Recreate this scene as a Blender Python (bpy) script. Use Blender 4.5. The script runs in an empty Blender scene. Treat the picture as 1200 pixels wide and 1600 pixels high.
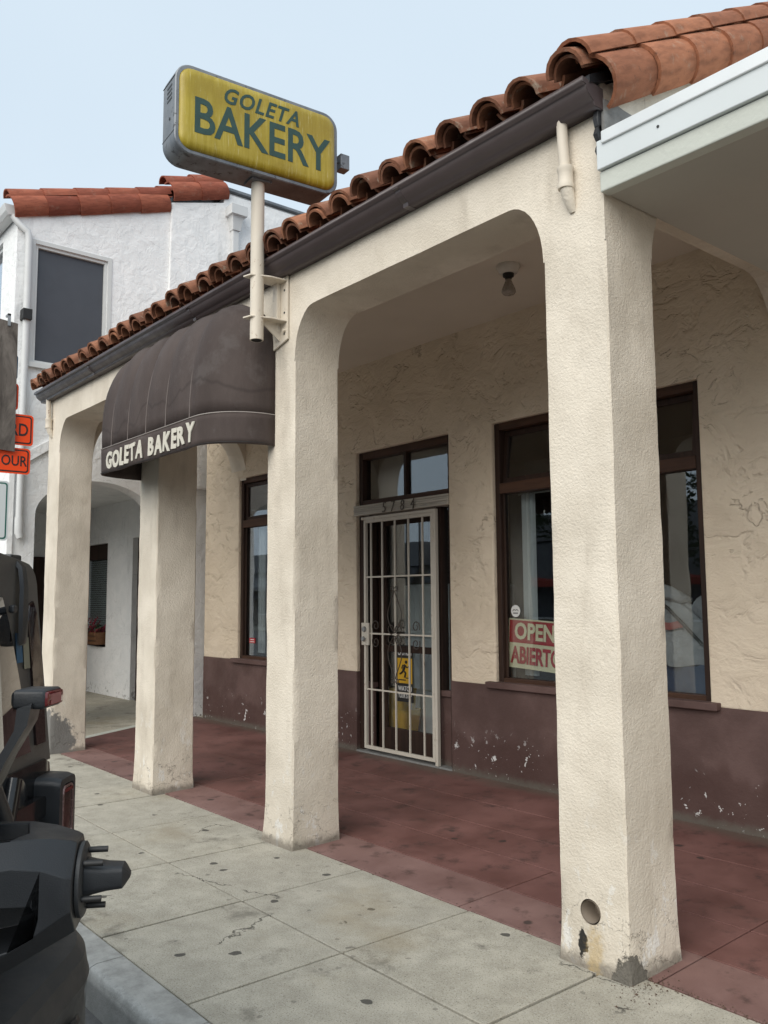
import bpy, bmesh, math, random
from mathutils import Vector, Matrix, noise
from mathutils.geometry import tessellate_polygon
random.seed(7)
R = math.radians
PI = math.pi
sc = bpy.context.scene
COL = sc.collection

# ------------------------------------------------------------------ camera
cam_d = bpy.data.cameras.new('camera')
cam = bpy.data.objects.new('camera', cam_d)
COL.objects.link(cam)
sc.camera = cam
cam_d.sensor_fit = 'VERTICAL'
cam_d.sensor_height = 36.0
cam_d.lens = 30.18
cam_d.clip_start = 0.05
cam_d.clip_end = 2000
YAW, PITCH, ROLL = 0.879, 0.1007, -0.0066
F = Vector((-math.sin(YAW)*math.cos(PITCH), math.cos(YAW)*math.cos(PITCH), math.sin(PITCH)))
rv = Vector((math.cos(YAW), math.sin(YAW), 0))
uv = rv.cross(F)
r2 = rv*math.cos(ROLL)+uv*math.sin(ROLL)
u2 = -rv*math.sin(ROLL)+uv*math.cos(ROLL)
mw = Matrix((r2, u2, -F)).transposed().to_4x4()
mw.translation = Vector((2.0948, -2.9621, 1.5))
cam.matrix_world = mw

# ------------------------------------------------------------------ sky, sun, exposure
SUN_EL, SUN_AZ = R(37), R(158)          # azimuth from +Y towards +X: from the street side
wd = bpy.data.worlds.new('World')
sc.world = wd
wd.use_nodes = True
wn = wd.node_tree
bg = wn.nodes['Background']
sky = wn.nodes.new('ShaderNodeTexSky')
sky.sky_type = 'NISHITA'
sky.sun_disc = False
sky.sun_elevation = SUN_EL
sky.sun_rotation = SUN_AZ
sky.dust_density = 4.0
tc = wn.nodes.new('ShaderNodeTexCoord')
nz = wn.nodes.new('ShaderNodeTexNoise')
nz.inputs['Scale'].default_value = 1.6
nz.inputs['Detail'].default_value = 5
wn.links.new(tc.outputs['Generated'], nz.inputs['Vector'])
cr = wn.nodes.new('ShaderNodeValToRGB')
cr.color_ramp.elements[0].position = .3
cr.color_ramp.elements[0].color = (3.85, 4.52, 5.1, 1)
cr.color_ramp.elements[1].position = .75
cr.color_ramp.elements[1].color = (4.2, 4.85, 5.35, 1)
wn.links.new(nz.outputs['Fac'], cr.inputs['Fac'])
mx = wn.nodes.new('ShaderNodeMix')
mx.data_type = 'RGBA'
mx.inputs['Factor'].default_value = .9        # thick cloud layer over the blue sky
wn.links.new(sky.outputs['Color'], mx.inputs[6])
wn.links.new(cr.outputs['Color'], mx.inputs[7])
wn.links.new(mx.outputs[2], bg.inputs['Color'])
bg.inputs['Strength'].default_value = .1
sd = bpy.data.lights.new('sun', 'SUN')
sd.energy = 1.5
sd.angle = R(60)
sd.color = (1, .95, .87)
so = bpy.data.objects.new('sun', sd)
COL.objects.link(so)
sdir = Vector((math.sin(SUN_AZ)*math.cos(SUN_EL), math.cos(SUN_AZ)*math.cos(SUN_EL), math.sin(SUN_EL)))
so.rotation_euler = (-sdir).to_track_quat('-Z', 'Y').to_euler()
so.location = (0, -6, 12)
sc.view_settings.view_transform = 'Standard'
sc.view_settings.look = 'None'
sc.view_settings.exposure = 0.92
sc.view_settings.gamma = 1.0

# ------------------------------------------------------------------ node helper
class G:
    def __init__(s, name):
        s.m = bpy.data.materials.new(name)
        s.m.use_nodes = True
        s.t = s.m.node_tree
        s.b = s.t.nodes['Principled BSDF']
        s.out = s.t.nodes['Material Output']
    def n(s, ty, **kw):
        nd = s.t.nodes.new(ty)
        for k, v in kw.items(): setattr(nd, k, v)
        return nd
    def put(s, sock, v):
        if isinstance(v, bpy.types.NodeSocket): s.t.links.new(v, sock)
        elif v is not None:
            if isinstance(v, (tuple, list)) and len(v) == 3 and sock.type == 'RGBA': v = (*v, 1)
            sock.default_value = v
    def pos(s): return s.n('ShaderNodeNewGeometry').outputs['Position']
    def obj(s): return s.n('ShaderNodeTexCoord').outputs['Object']
    def rnd(s): return s.n('ShaderNodeObjectInfo').outputs['Random']
    def scl(s, v, k):
        nd = s.n('ShaderNodeVectorMath', operation='MULTIPLY'); s.put(nd.inputs[0], v); nd.inputs[1].default_value = k
        return nd.outputs[0]
    def add(s, v, k):
        nd = s.n('ShaderNodeVectorMath', operation='ADD'); s.put(nd.inputs[0], v); s.put(nd.inputs[1], k)
        return nd.outputs[0]
    def dist(s, v, k):
        nd = s.n('ShaderNodeVectorMath', operation='DISTANCE'); s.put(nd.inputs[0], v); nd.inputs[1].default_value = k
        return nd.outputs['Value']
    def sep(s, v):
        nd = s.n('ShaderNodeSeparateXYZ'); s.put(nd.inputs[0], v); return nd.outputs
    def noise(s, v, scale, detail=4, rough=.55, dist=0, col=False):
        nd = s.n('ShaderNodeTexNoise'); s.put(nd.inputs['Vector'], v)
        nd.inputs['Scale'].default_value = scale; nd.inputs['Detail'].default_value = detail
        nd.inputs['Roughness'].default_value = rough; nd.inputs['Distortion'].default_value = dist
        return nd.outputs['Color' if col else 'Fac']
    def vor(s, v, scale, feature='F1', out='Distance', rand=1.0, dim='3D'):
        nd = s.n('ShaderNodeTexVoronoi', feature=feature, voronoi_dimensions=dim); s.put(nd.inputs['Vector'], v)
        nd.inputs['Scale'].default_value = scale; nd.inputs['Randomness'].default_value = rand
        return nd.outputs[out]
    def math(s, op, a, b=None, clamp=False):
        nd = s.n('ShaderNodeMath', operation=op, use_clamp=clamp); s.put(nd.inputs[0], a)
        if b is not None: s.put(nd.inputs[1], b)
        return nd.outputs[0]
    def rng(s, v, a, b, c=0.0, d=1.0, smooth=True):
        nd = s.n('ShaderNodeMapRange', interpolation_type='SMOOTHSTEP' if smooth else 'LINEAR')
        s.put(nd.inputs[0], v)
        for i, k in enumerate((a, b, c, d)): nd.inputs[1+i].default_value = k
        return nd.outputs[0]
    def mix(s, f, a, b, blend='MIX'):
        nd = s.n('ShaderNodeMix', data_type='RGBA', blend_type=blend)
        s.put(nd.inputs[0], f); s.put(nd.inputs[6], a); s.put(nd.inputs[7], b)
        return nd.outputs[2]
    def ramp(s, f, stops):
        nd = s.n('ShaderNodeValToRGB'); e = nd.color_ramp.elements
        e[0].position, e[0].color = stops[0][0], (*stops[0][1], 1)
        e[1].position, e[1].color = stops[-1][0], (*stops[-1][1], 1)
        for p, c in stops[1:-1]:
            q = e.new(p); q.color = (*c, 1)
        s.put(nd.inputs[0], f)
        return nd.outputs[0]
    def bump(s, h, strength=.5, d=.01, normal=None):
        nd = s.n('ShaderNodeBump'); nd.inputs['Strength'].default_value = strength
        nd.inputs['Distance'].default_value = d; s.put(nd.inputs['Height'], h)
        if normal is not None: s.put(nd.inputs['Normal'], normal)
        return nd.outputs[0]
    def done(s, col=None, rough=None, normal=None, metal=None, spec=None, **kw):
        if col is not None: s.put(s.b.inputs['Base Color'], col)
        if rough is not None: s.put(s.b.inputs['Roughness'], rough)
        if normal is not None: s.put(s.b.inputs['Normal'], normal)
        if metal is not None: s.put(s.b.inputs['Metallic'], metal)
        if spec is not None: s.put(s.b.inputs['Specular IOR Level'], spec)
        for k, v in kw.items(): s.put(s.b.inputs[k.replace('_', ' ')], v)
        return s.m

def simple(name, col, rough=.6, metal=0.0, var=.15, scale=8, bump=0.0, bscale=60, spec=None):
    g = G(name); p = g.obj()
    f = g.noise(p, scale, 5)
    c = g.mix(f, tuple(k*(1-var) for k in col), tuple(min(1, k*(1+var)) for k in col))
    n = g.bump(g.noise(p, bscale, 3), .4, bump) if bump else None
    r = g.rng(g.noise(p, scale*2.3, 4), .3, .7, max(0, rough-.08), min(1, rough+.08))
    return g.done(c, r, n, metal, spec)

# ------------------------------------------------------------------ materials
def m_stucco_front():
    g = G('cream_stucco'); p = g.pos(); x, y, z = g.sep(p)
    fine = g.noise(p, 120, 3, .6); mid = g.noise(p, 78, 4, .6); big = g.noise(p, 2.3, 5)
    c = g.mix(g.rng(big, .3, .7), (.625, .56, .465), (.765, .695, .59))
    c = g.mix(g.math('MULTIPLY', g.rng(g.noise(g.scl(p, (1, 1, .25)), 5, 6, .65), .50, .74), .42), c, (.40, .345, .275))   # grime
    # chalky peeled paint low on the pillars, own ragged shapes
    low = g.rng(z, .85, .1)
    ch = g.math('MULTIPLY', g.rng(g.noise(g.scl(p, (1, 1, .7)), 9, 8, .72), .56, .60), low)
    c = g.mix(g.math('MULTIPLY', ch, .75), c, (.79, .77, .73))
    ch2 = g.math('MULTIPLY', g.rng(g.noise(g.add(p, (3.1, 7.7, 1.3)), 16, 8, .75), .66, .69), g.rng(z, 2.2, .2))
    c = g.mix(g.math('MULTIPLY', ch2, .7), c, (.80, .79, .76))
    # dark splash at the ground line
    gl = g.math('ADD', z, g.math('MULTIPLY', g.noise(p, 22, 5), -.07))
    c = g.mix(g.math('MULTIPLY', g.rng(gl, .035, -.02), .75), c, (.16, .14, .115))
    # bare grey render at the foot of the far pillar
    fp = g.dist(g.scl(p, (1, 1, .75)), (-6.78, -.05, .03))
    fm = g.rng(g.math('ADD', fp, g.math('MULTIPLY', g.noise(p, 13, 6, .7), .3)), .48, .44)
    c = g.mix(fm, c, (.20, .195, .185))
    # near pillar: broken foot at its street corner, gap beside it, rust run under the drain
    nb = g.noise(p, 26, 5, .65)
    d1 = g.math('ADD', g.dist(g.scl(p, (1, 1, .85)), (.03, -.005, -.02)), g.math('MULTIPLY', nb, .10))
    brk = g.rng(d1, .165, .155)
    c = g.mix(brk, c, g.mix(g.noise(p, 70, 5), (.07, .065, .055), (.23, .21, .18)))
    d2 = g.math('ADD', g.dist(g.scl(p, (1.5, 1, .62)), (-.218*1.5, 0, .085*.62)), g.math('MULTIPLY', nb, .085))
    c = g.mix(g.rng(d2, .083, .075), c, (.035, .033, .03))
    d3 = g.math('ADD', g.dist(g.scl(p, (1.5, 1, .55)), (-.160*1.5, 0, .07*.55)), g.math('MULTIPLY', g.noise(p, 45, 6, .7), .16))
    c = g.mix(g.math('MULTIPLY', g.rng(d3, .165, .10), .6), c, (.50, .36, .16))
    # hairline cracks near the ground
    cw = g.add(p, g.scl(g.noise(p, 7, 5, .7, col=True), (.22, .22, .22)))
    ck = g.vor(cw, 6.5, 'DISTANCE_TO_EDGE')
    ckm = g.math('MULTIPLY', g.rng(ck, .007, .002), g.rng(z, .34, .18))
    ckm = g.math('MULTIPLY', ckm, g.rng(g.noise(p, 5.1, 2), .43, .48))
    c = g.mix(g.math('MULTIPLY', ckm, .8), c, (.12, .10, .08))
    h = g.math('ADD', g.math('MULTIPLY', fine, .6), g.math('MULTIPLY', mid, 1.0))
    h = g.math('ADD', h, g.math('MULTIPLY', g.math('ADD', brk, ckm), -1.5))
    nrm = g.bump(h, .72, .0065)
    nrm = g.bump(g.noise(p, 5, 4), .5, .02, nrm)
    return g.done(c, .92, nrm, spec=.25)

def m_stucco_wall():
    g = G('trowelled_stucco'); p = g.pos(); x, y, z = g.sep(p)
    w = g.add(p, g.scl(g.noise(p, 1.7, 3, col=True), (.5, .5, .35)))
    a = g.noise(g.scl(w, (1, 1, 1.7)), 2.7, 5, .56, .5)
    rid = g.math('ABSOLUTE', g.math('SUBTRACT', a, .5))
    crev = g.math('MULTIPLY', g.rng(rid, .016, .0), g.math('MULTIPLY', g.rng(g.noise(g.add(p, (5, 2, 8)), 7.5, 3, .6), .50, .60), g.rng(g.noise(p, 1.3, 3), .40, .58)))
    # gouges only on the upper, rougher trowel work
    crev = g.math('MULTIPLY', crev, g.rng(z, 1.1, 2.3, .25, 1))
    tone = g.noise(p, 1.2, 5)
    c = g.mix(g.rng(tone, .3, .7), (.69, .585, .45), (.785, .675, .535))
    c = g.mix(g.math('MULTIPLY', g.rng(a, .52, .66), .14), c, (.40, .32, .24))
    c = g.mix(g.math('MULTIPLY', crev, .10), c, (.20, .155, .115))
    sp = g.rng(g.vor(p, 9, 'F1'), .035, .02)
    c = g.mix(g.math('MULTIPLY', sp, g.rng(g.noise(p, 3, 2), .55, .62)), c, (.75, .72, .68))
    wide = g.math('MULTIPLY', g.rng(rid, .085, .0), g.math('MULTIPLY', g.rng(g.noise(g.add(p, (5, 2, 8)), 5.5, 3, .6), .46, .62), g.rng(z, 1.0, 2.2, .45, 1)))
    h = g.math('ADD', g.math('MULTIPLY', a, 1.0), g.math('ADD', g.math('MULTIPLY', crev, -.30), g.math('MULTIPLY', wide, -.28)))
    h2 = g.noise(g.scl(p, (1, 1, 1.6)), 11, 6, .65, .4)
    nrm = g.bump(h, .8, .045)
    nrm = g.bump(g.math('ADD', h2, g.math('MULTIPLY', g.noise(p, 70, 3), .35)), .45, .016, nrm)
    return g.done(c, .9, nrm, spec=.25)

def m_wainscot():
    g = G('maroon_paint'); p = g.pos(); x, y, z = g.sep(p)
    c = g.mix(g.rng(g.noise(p, 2.6, 6, .6), .35, .65), (.095, .057, .051), (.14, .088, .080))
    dk = g.rng(g.math('ADD', z, g.math('MULTIPLY', g.noise(g.scl(p, (1.3, 1, .6)), 2.2, 3), .55)), .72, .62)
    c = g.mix(g.math('MULTIPLY', dk, .6), c, (.070, .036, .031))
    lowm = g.rng(z, .52, .2)
    cl = g.noise(p, 3.4, 3)
    wp = g.add(p, g.scl(g.noise(p, 18, 5, .7, col=True), (.07, .07, .07)))
    big = g.noise(g.scl(wp, (1, 1, .75)), 13, 4, .6)
    chip = g.math('MULTIPLY', g.rng(g.math('ADD', big, g.math('MULTIPLY', cl, .4)), .885, .895), lowm)
    sz = g.noise(p, 11, 2)
    v = g.math('ADD', g.vor(wp, 26), g.math('MULTIPLY', sz, .55))
    dot = g.math('MULTIPLY', g.rng(v, .40, .375), g.math('MULTIPLY', g.rng(g.noise(p, 3.1, 4), .46, .52), lowm))
    ch = g.math('MAXIMUM', chip, dot)
    c = g.mix(ch, c, (.68, .67, .66))
    gl = g.math('ADD', z, g.math('MULTIPLY', g.noise(p, 18, 4), -.08))
    c = g.mix(g.math('MULTIPLY', g.rng(gl, .10, .03), .7), c, (.13, .12, .10))
    nrm = g.bump(g.math('ADD', g.noise(p, 9, 6, .6), g.math('MULTIPLY', ch, -.5)), .5, .014)
    nrm = g.bump(g.noise(p, 60, 3), .3, .004, nrm)
    return g.done(c, g.rng(g.noise(p, 5, 3), .3, .7, .55, .8), nrm, spec=.3)

def m_concrete():
    g = G('sidewalk_concrete'); p = g.pos()
    rn = g.rnd()
    sp = g.noise(p, 150, 3, .75); md = g.noise(p, 7, 7, .65); bg_ = g.noise(p, 1.1, 4)
    c = g.mix(g.rng(md, .3, .72), (.375, .35, .29), (.53, .50, .42))
    c = g.mix(g.math('MULTIPLY', g.rng(bg_, .4, .7), .5), c, (.33, .305, .25))
    c = g.mix(g.rng(rn, 0, 1, 0, .25), c, (.42, .40, .35))
    c = g.mix(g.rng(sp, .52, .70, 0, .9), c, (.12, .11, .09))
    c = g.mix(g.rng(g.noise(p, 110, 2), .58, .70, 0, .55), c, (.55, .53, .48))
    # old chewing gum and spill marks
    wv = g.add(p, g.scl(g.noise(p, 14, 3, col=True), (.05, .05, 0)))
    gum = g.math('MULTIPLY', g.rng(g.vor(wv, 2.6, dim='2D'), .060, .048), g.rng(g.noise(p, 1.9, 2), .51, .53))
    gum2 = g.math('MULTIPLY', g.rng(g.vor(g.add(wv, (5.3, 2.1, 0)), 5.2, dim='2D'), .065, .045), g.rng(g.noise(p, 3.3, 2), .50, .53))
    c = g.mix(g.math('MULTIPLY', gum, .85), c, (.055, .052, .048))
    c = g.mix(g.math('MULTIPLY', gum2, .45), c, (.10, .092, .08))
    st = g.rng(g.noise(g.add(p, (9, 4, 0)), 2.4, 7, .7), .56, .68)
    c = g.mix(g.math('MULTIPLY', st, .55), c, (.13, .12, .10))
    nrm = g.bump(g.math('ADD', g.math('MULTIPLY', sp, .5), md), .35, .006)
    c = g.mix(g.math('MULTIPLY', g.rng(g.noise(g.add(p, (2, 6, 0)), 1.0, 5, .6), .52, .70), .45), c, (.30, .24, .15))      # tannin stain
    # a few long settlement cracks
    wc = g.add(p, g.scl(g.noise(p, 3.5, 6, .65, col=True), (.35, .35, 0)))
    ck = g.math('MULTIPLY', g.rng(g.vor(wc, .75, 'DISTANCE_TO_EDGE', dim='2D'), .006, .002), g.rng(g.noise(g.add(p, (1, 8, 0)), 1.3, 2), .54, .57))
    c = g.mix(g.math('MULTIPLY', ck, .8), c, (.07, .065, .055))
    return g.done(c, .93, nrm, spec=.2)

def m_redfloor():
    g = G('red_concrete'); p = g.pos(); x, y, z = g.sep(p)
    a = g.noise(p, 2.1, 6, .62); sp = g.noise(p, 160, 3)
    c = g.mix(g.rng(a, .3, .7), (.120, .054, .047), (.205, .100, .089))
    c = g.mix(g.math('MULTIPLY', g.rng(y, .446, .440), .65), c, g.mix(g.rng(a, .3, .7), (.20, .118, .106), (.29, .19, .172)))    # outermost strip paler: fading, plus the brighter arcade-edge light painted into the colour
    c = g.mix(g.math('MULTIPLY', g.rng(g.noise(p, 6.5, 7, .7), .52, .70), .7), c, (.05, .032, .029))
    c = g.mix(g.math('MULTIPLY', g.rng(sp, .6, .75), .3), c, (.08, .05, .05))
    gum = g.math('MULTIPLY', g.rng(g.vor(g.add(p, g.scl(g.noise(p, 12, 3, col=True), (.06, .06, 0))), 3.1, dim='2D'), .085, .045), g.rng(g.noise(p, 1.6, 2), .54, .60))
    c = g.mix(g.math('MULTIPLY', gum, .8), c, (.04, .033, .03))
    wl = g.math('ADD', y, g.math('MULTIPLY', g.noise(p, 4, 5), -.25))
    c = g.mix(g.math('MULTIPLY', g.rng(wl, 1.83, 2.05), .7), c, (.13, .11, .088))        # dust along the wall
    nrm = g.bump(g.math('ADD', a, g.math('MULTIPLY', sp, .25)), .35, .008)
    return g.done(c, g.rng(a, .3, .7, .55, .8), nrm, spec=.35)

def m_tile(name, lo, hi, lich):
    g = G(name); p = g.pos(); o = g.obj()
    r = g.rnd()
    c = g.mix(r, lo, hi)
    c = g.mix(g.rng(g.noise(g.scl(o, (1, .25, 1)), 26, 5, .6), .35, .7, 0, .55), c, tuple(k*.5 for k in lo))
    c = g.mix(g.math('MULTIPLY', g.rng(g.noise(p, 11, 7, .7), .56, .68), lich), c, (.36, .29, .22))
    c = g.mix(g.math('MULTIPLY', g.rng(g.noise(g.add(p, (4, 4, 4)), 17, 6, .7), .6, .7), .5), c, (.05, .035, .03))
    nrm = g.bump(g.noise(g.scl(o, (1, .3, 1)), 60, 5, .6), .5, .006)
    return g.done(c, .85, nrm, spec=.25)

def m_white_stucco():
    g = G('white_stucco'); p = g.pos(); x, y, z = g.sep(p)
    a = g.noise(p, 4, 7, .65)
    c = g.mix(g.rng(a, .3, .7), (.82, .83, .83), (.90, .90, .895))
    c = g.mix(g.math('MULTIPLY', g.rng(g.noise(g.scl(p, (1, 1, .2)), 6, 6, .65), .56, .75), .3), c, (.36, .36, .35))
    low = g.rng(z, .35, .0)
    c = g.mix(g.math('MULTIPLY', g.rng(g.noise(p, 14, 6, .7), .56, .62), low), c, (.16, .15, .14))
    cr = g.rng(g.vor(g.add(p, g.scl(g.noise(p, 4, 4, col=True), (.3, .3, .3))), 1.3, 'DISTANCE_TO_EDGE'), .006, .001)
    c = g.mix(g.math('MULTIPLY', cr, .25), c, (.3, .3, .29))
    nrm = g.bump(g.noise(p, 7, 6, .6, .5), .7, .03)
    nrm = g.bump(g.noise(p, 60, 3), .4, .006, nrm)
    return g.done(c, .9, nrm, spec=.25)

def m_fabric():
    g = G('brown_canvas'); p = g.pos()
    a = g.noise(g.scl(p, (1, 1, .35)), 4, 6, .6)
    c = g.mix(g.rng(a, .3, .72), (.056, .042, .038), (.083, .064, .058))
    c = g.mix(g.math('MULTIPLY', g.rng(g.noise(g.add(p, (2, 5, 1)), 2.4, 6, .7), .52, .66), .4), c, (.12, .105, .10))
    xs, ys, zs = g.sep(p)
    tide = g.math('ABSOLUTE', g.math('SUBTRACT', g.math('ADD', zs, g.math('MULTIPLY', g.noise(g.scl(p, (1, .2, .1)), 2.2, 3), .55)), 3.15))
    c = g.mix(g.math('MULTIPLY', g.rng(tide, .022, .0), .45), c, (.030, .022, .020))
    wv = g.math('ADD', g.noise(g.scl(p, (1, 1, .3)), 9, 5, .6), g.math('MULTIPLY', g.noise(p, 400, 1), .08))
    return g.done(c, .78, g.bump(wv, .35, .02), spec=.3)

def m_sign_face():
    g = G('yellow_acrylic'); o = g.obj(); x, y, z = g.sep(o)
    # o: local, y along the face, z up
    st = g.noise(g.scl(o, (1, 9, .7)), 5, 6, .65)
    c = g.mix(g.rng(st, .35, .75), (.36, .27, .015), (.47, .37, .055))
    c = g.mix(g.math('MULTIPLY', g.rng(g.noise(o, 3, 6, .6), .42, .66), .6), c, (.27, .19, .012))
    mott = g.rng(g.noise(g.scl(o, (1, 16, 1.2)), 6, 7, .7), .56, .70)
    c = g.mix(g.math('MULTIPLY', mott, .55), c, (.63, .58, .30))
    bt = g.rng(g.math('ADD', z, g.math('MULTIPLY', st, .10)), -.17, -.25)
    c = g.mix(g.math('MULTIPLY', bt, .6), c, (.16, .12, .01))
    return g.done(c, .38, g.bump(st, .12, .01), spec=.45)

def m_metal_grey():
    g = G('weathered_sheet_metal'); o = g.obj()
    a = g.noise(g.scl(o, (1, 1, .5)), 7, 7, .68)
    c = g.mix(g.rng(a, .3, .7), (.14, .15, .165), (.27, .285, .30))
    c = g.mix(g.rng(g.noise(o, 19, 6, .7), .58, .66, 0, .8), c, (.045, .042, .042))
    return g.done(c, g.rng(a, .3, .7, .4, .65), g.bump(a, .2, .006), metal=.55)

def m_paint_rust(name, col, rust=.5):
    g = G(name); p = g.pos()
    a = g.noise(p, 6, 6, .6)
    c = g.mix(a, tuple(k*.88 for k in col), tuple(min(1, k*1.06) for k in col))
    r_ = g.math('MULTIPLY', g.rng(g.noise(g.scl(p, (1, 1, .4)), 34, 7, .72), .60, .66), g.rng(g.noise(p, 3.5, 3), .42, .58))
    c = g.mix(g.math('MULTIPLY', r_, rust), c, (.22, .10, .045))
    return g.done(c, .55, g.bump(g.noise(p, 90, 4), .25, .003), spec=.4)

def m_wood(name, lo, hi, axis=(1, 1, .08), rough=.6, sc_=14):
    g = G(name); o = g.pos()
    a = g.noise(g.scl(o, axis), sc_, 7, .65, .8)
    c = g.mix(g.rng(a, .3, .72), lo, hi)
    k = g.rng(g.noise(g.scl(o, axis), sc_*3.1, 5, .6), .55, .75)
    c = g.mix(g.math('MULTIPLY', k, .5), c, tuple(q*.45 for q in lo))
    return g.done(c, rough, g.bump(a, .35, .006), spec=.35)

def m_glass(name, tint=(.75, .8, .8), refl=1.0):
    g = G(name)
    g.t.nodes.remove(g.b)
    tr = g.n('ShaderNodeBsdfTransparent'); tr.inputs[0].default_value = (*tint, 1)
    gl = g.n('ShaderNodeBsdfGlossy'); gl.inputs['Roughness'].default_value = .0
    gl.inputs['Color'].default_value = (.93, .96, 1, 1)
    p = g.pos()
    nb = g.bump(g.noise(p, 1.6, 2), .06, .02)
    g.put(gl.inputs['Normal'], nb)
    lw = g.n('ShaderNodeLayerWeight'); lw.inputs['Blend'].default_value = .5
    f = g.math('ADD', .045, g.math('MULTIPLY', g.math('POWER', lw.outputs['Facing'], 5.0), .95))
    f = g.math('MULTIPLY', f, 1.9*refl, clamp=True)     # both faces of the pane
    ms = g.n('ShaderNodeMixShader')
    g.put(ms.inputs[0], f); g.put(ms.inputs[1], tr.outputs[0]); g.put(ms.inputs[2], gl.outputs[0])
    g.t.links.new(ms.outputs[0], g.out.inputs[0])
    return g.m

MT = {}
MT['front'] = m_stucco_front()
MT['wall'] = m_stucco_wall()
MT['wains'] = m_wainscot()
MT['conc'] = m_concrete()
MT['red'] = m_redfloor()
MT['tile'] = m_tile('terracotta', (.25, .098, .054), (.40, .165, .088), .35)
MT['tile_old'] = m_tile('weathered_terracotta', (.19, .084, .052), (.40, .175, .098), .75)
MT['tile_red'] = m_tile('red_terracotta', (.22, .060, .038), (.36, .115, .068), .2)
MT['wstucco'] = m_white_stucco()
MT['fabric'] = m_fabric()
MT['face'] = m_sign_face()
MT['metal'] = m_metal_grey()
MT['gutter'] = simple('brown_gutter_paint', (.080, .062, .062), .36, var=.2, scale=5)
MT['gutterw'] = simple('pale_gutter_paint', (.62, .63, .63), .5, var=.1)
MT['crpipe'] = m_paint_rust('cream_painted_steel', (.68, .61, .51), .8)
MT['gate'] = m_paint_rust('white_gate_paint', (.60, .555, .48), .7)
MT['scroll'] = simple('dark_scroll_iron', (.07, .055, .045), .5)
MT['wood'] = m_wood('dark_stained_wood', (.020, .010, .007), (.045, .022, .014))
MT['woodh'] = m_wood('stained_wood_rail', (.040, .018, .011), (.085, .040, .022), (.08, 1, 1))
MT['board'] = m_wood('weathered_plywood', (.075, .062, .054), (.23, .20, .175), (1, 1, .3), .85, 9)
MT['trim'] = m_wood('white_trim_board', (.42, .39, .34), (.58, .545, .48), (.08, 1, 1), .7)
MT['digit'] = simple('dark_digit_metal', (.10, .085, .07), .5, .3)
MT['ceil'] = simple('ceiling_paint', (.68, .615, .525), .9, var=.12, scale=1.2, bump=.004, bscale=14)
MT['glass'] = m_glass('window_glass', (.90, .93, .93), 1.15)
MT['tgreen'] = simple('dark_green_vinyl', (.022, .062, .052), .5, var=.3, scale=14)
MT['cream'] = simple('cream_lettering_paint', (.60, .57, .49), .7, var=.12, scale=20)
MT['thread'] = simple('seam_thread', (.30, .27, .25), .8)
MT['black'] = simple('black_rubber_seal', (.012, .012, .012), .6)
MT['canopyw'] = simple('pale_blue_white_boards', (.62, .66, .67), .6, var=.06, scale=2)
MT['canopyf'] = simple('bright_flashing', (.70, .72, .72), .4, .3, var=.1, scale=3)
MT['canopyg'] = simple('pale_green_grey_stucco', (.52, .54, .49), .85, var=.12, scale=3, bump=.006, bscale=30)
MT['soffit'] = simple('grey_soffit_paint', (.42, .41, .37), .85, var=.1, scale=1.4, bump=.003, bscale=20)
MT['tar'] = simple('roof_tar', (.016, .016, .018), .45, bump=.01, bscale=40)
MT['mortar'] = simple('grey_mortar', (.20, .20, .195), .9, var=.4, scale=18, bump=.02, bscale=25)
MT['asphalt'] = simple('asphalt', (.11, .108, .105), .9, var=.35, scale=30, bump=.01, bscale=120)
MT['curb'] = None
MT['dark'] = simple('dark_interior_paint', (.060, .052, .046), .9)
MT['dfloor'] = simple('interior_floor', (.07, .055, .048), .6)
MT['porc'] = simple('porcelain', (.62, .58, .52), .4, var=.1, scale=20)
MT['bulb'] = simple('frosted_bulb_glass', (.32, .28, .24), .25, var=.25, scale=20)
MT['reds'] = simple('sign_red', (.40, .014, .022), .5, var=.08)
MT['creams'] = simple('sign_cream', (.74, .68, .46), .5, var=.05)
MT['yel'] = simple('caution_yellow', (.62, .36, .02), .5, var=.06)
MT['blk'] = simple('print_black', (.02, .02, .02), .5)
MT['wht'] = simple('print_white', (.72, .72, .70), .5, var=.05)
MT['fridge'] = simple('white_enamel', (.55, .57, .58), .35, var=.05)
MT['oran'] = simple('fluorescent_orange', (1.0, .075, .004), .45, var=.04)
MT['signw'] = simple('sign_white', (.68, .72, .72), .45, var=.04)
MT['signg'] = simple('sign_green', (.01, .13, .10), .45)
MT['galv'] = simple('galvanised_steel', (.38, .39, .40), .45, .7, var=.2)
MT['blue'] = simple('sign_blue', (.015, .08, .16), .45)
MT['screen'] = simple('dark_window_screen', (.060, .066, .080), .55, var=.06, scale=3)
MT['wframe'] = simple('white_window_frame', (.62, .63, .62), .5, var=.08)
MT['blind'] = simple('blind_slat', (.50, .53, .53), .6, var=.05)
MT['box'] = m_wood('planter_wood', (.13, .06, .03), (.22, .11, .055), (.1, 1, 1))
MT['petal'] = simple('crimson_petal', (.20, .012, .03), .6, var=.4, scale=30)
MT['leaf'] = simple('dark_leaf', (.03, .06, .025), .6, var=.4, scale=30)
MT['cloth'] = simple('grey_sweatshirt', (.30, .305, .32), .95, var=.3, scale=14, bump=.05, bscale=17)
MT['clothp'] = simple('coral_print', (.36, .12, .11), .9)
MT['denim'] = simple('blue_denim', (.03, .055, .11), .95, var=.3, scale=12)
MT['plastic'] = simple('black_moulded_plastic', (.018, .020, .023), .42, var=.15, scale=5, bump=.0015, bscale=350)
MT['plasticg'] = simple('grey_moulded_plastic', (.034, .036, .038), .55, var=.12, scale=5, bump=.002, bscale=320)
MT['joint'] = simple('joint_dirt', (.022, .019, .016), .95, var=.4, scale=25)
MT['seamf'] = simple('worn_canvas_seam', (.13, .108, .10), .85)
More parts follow.
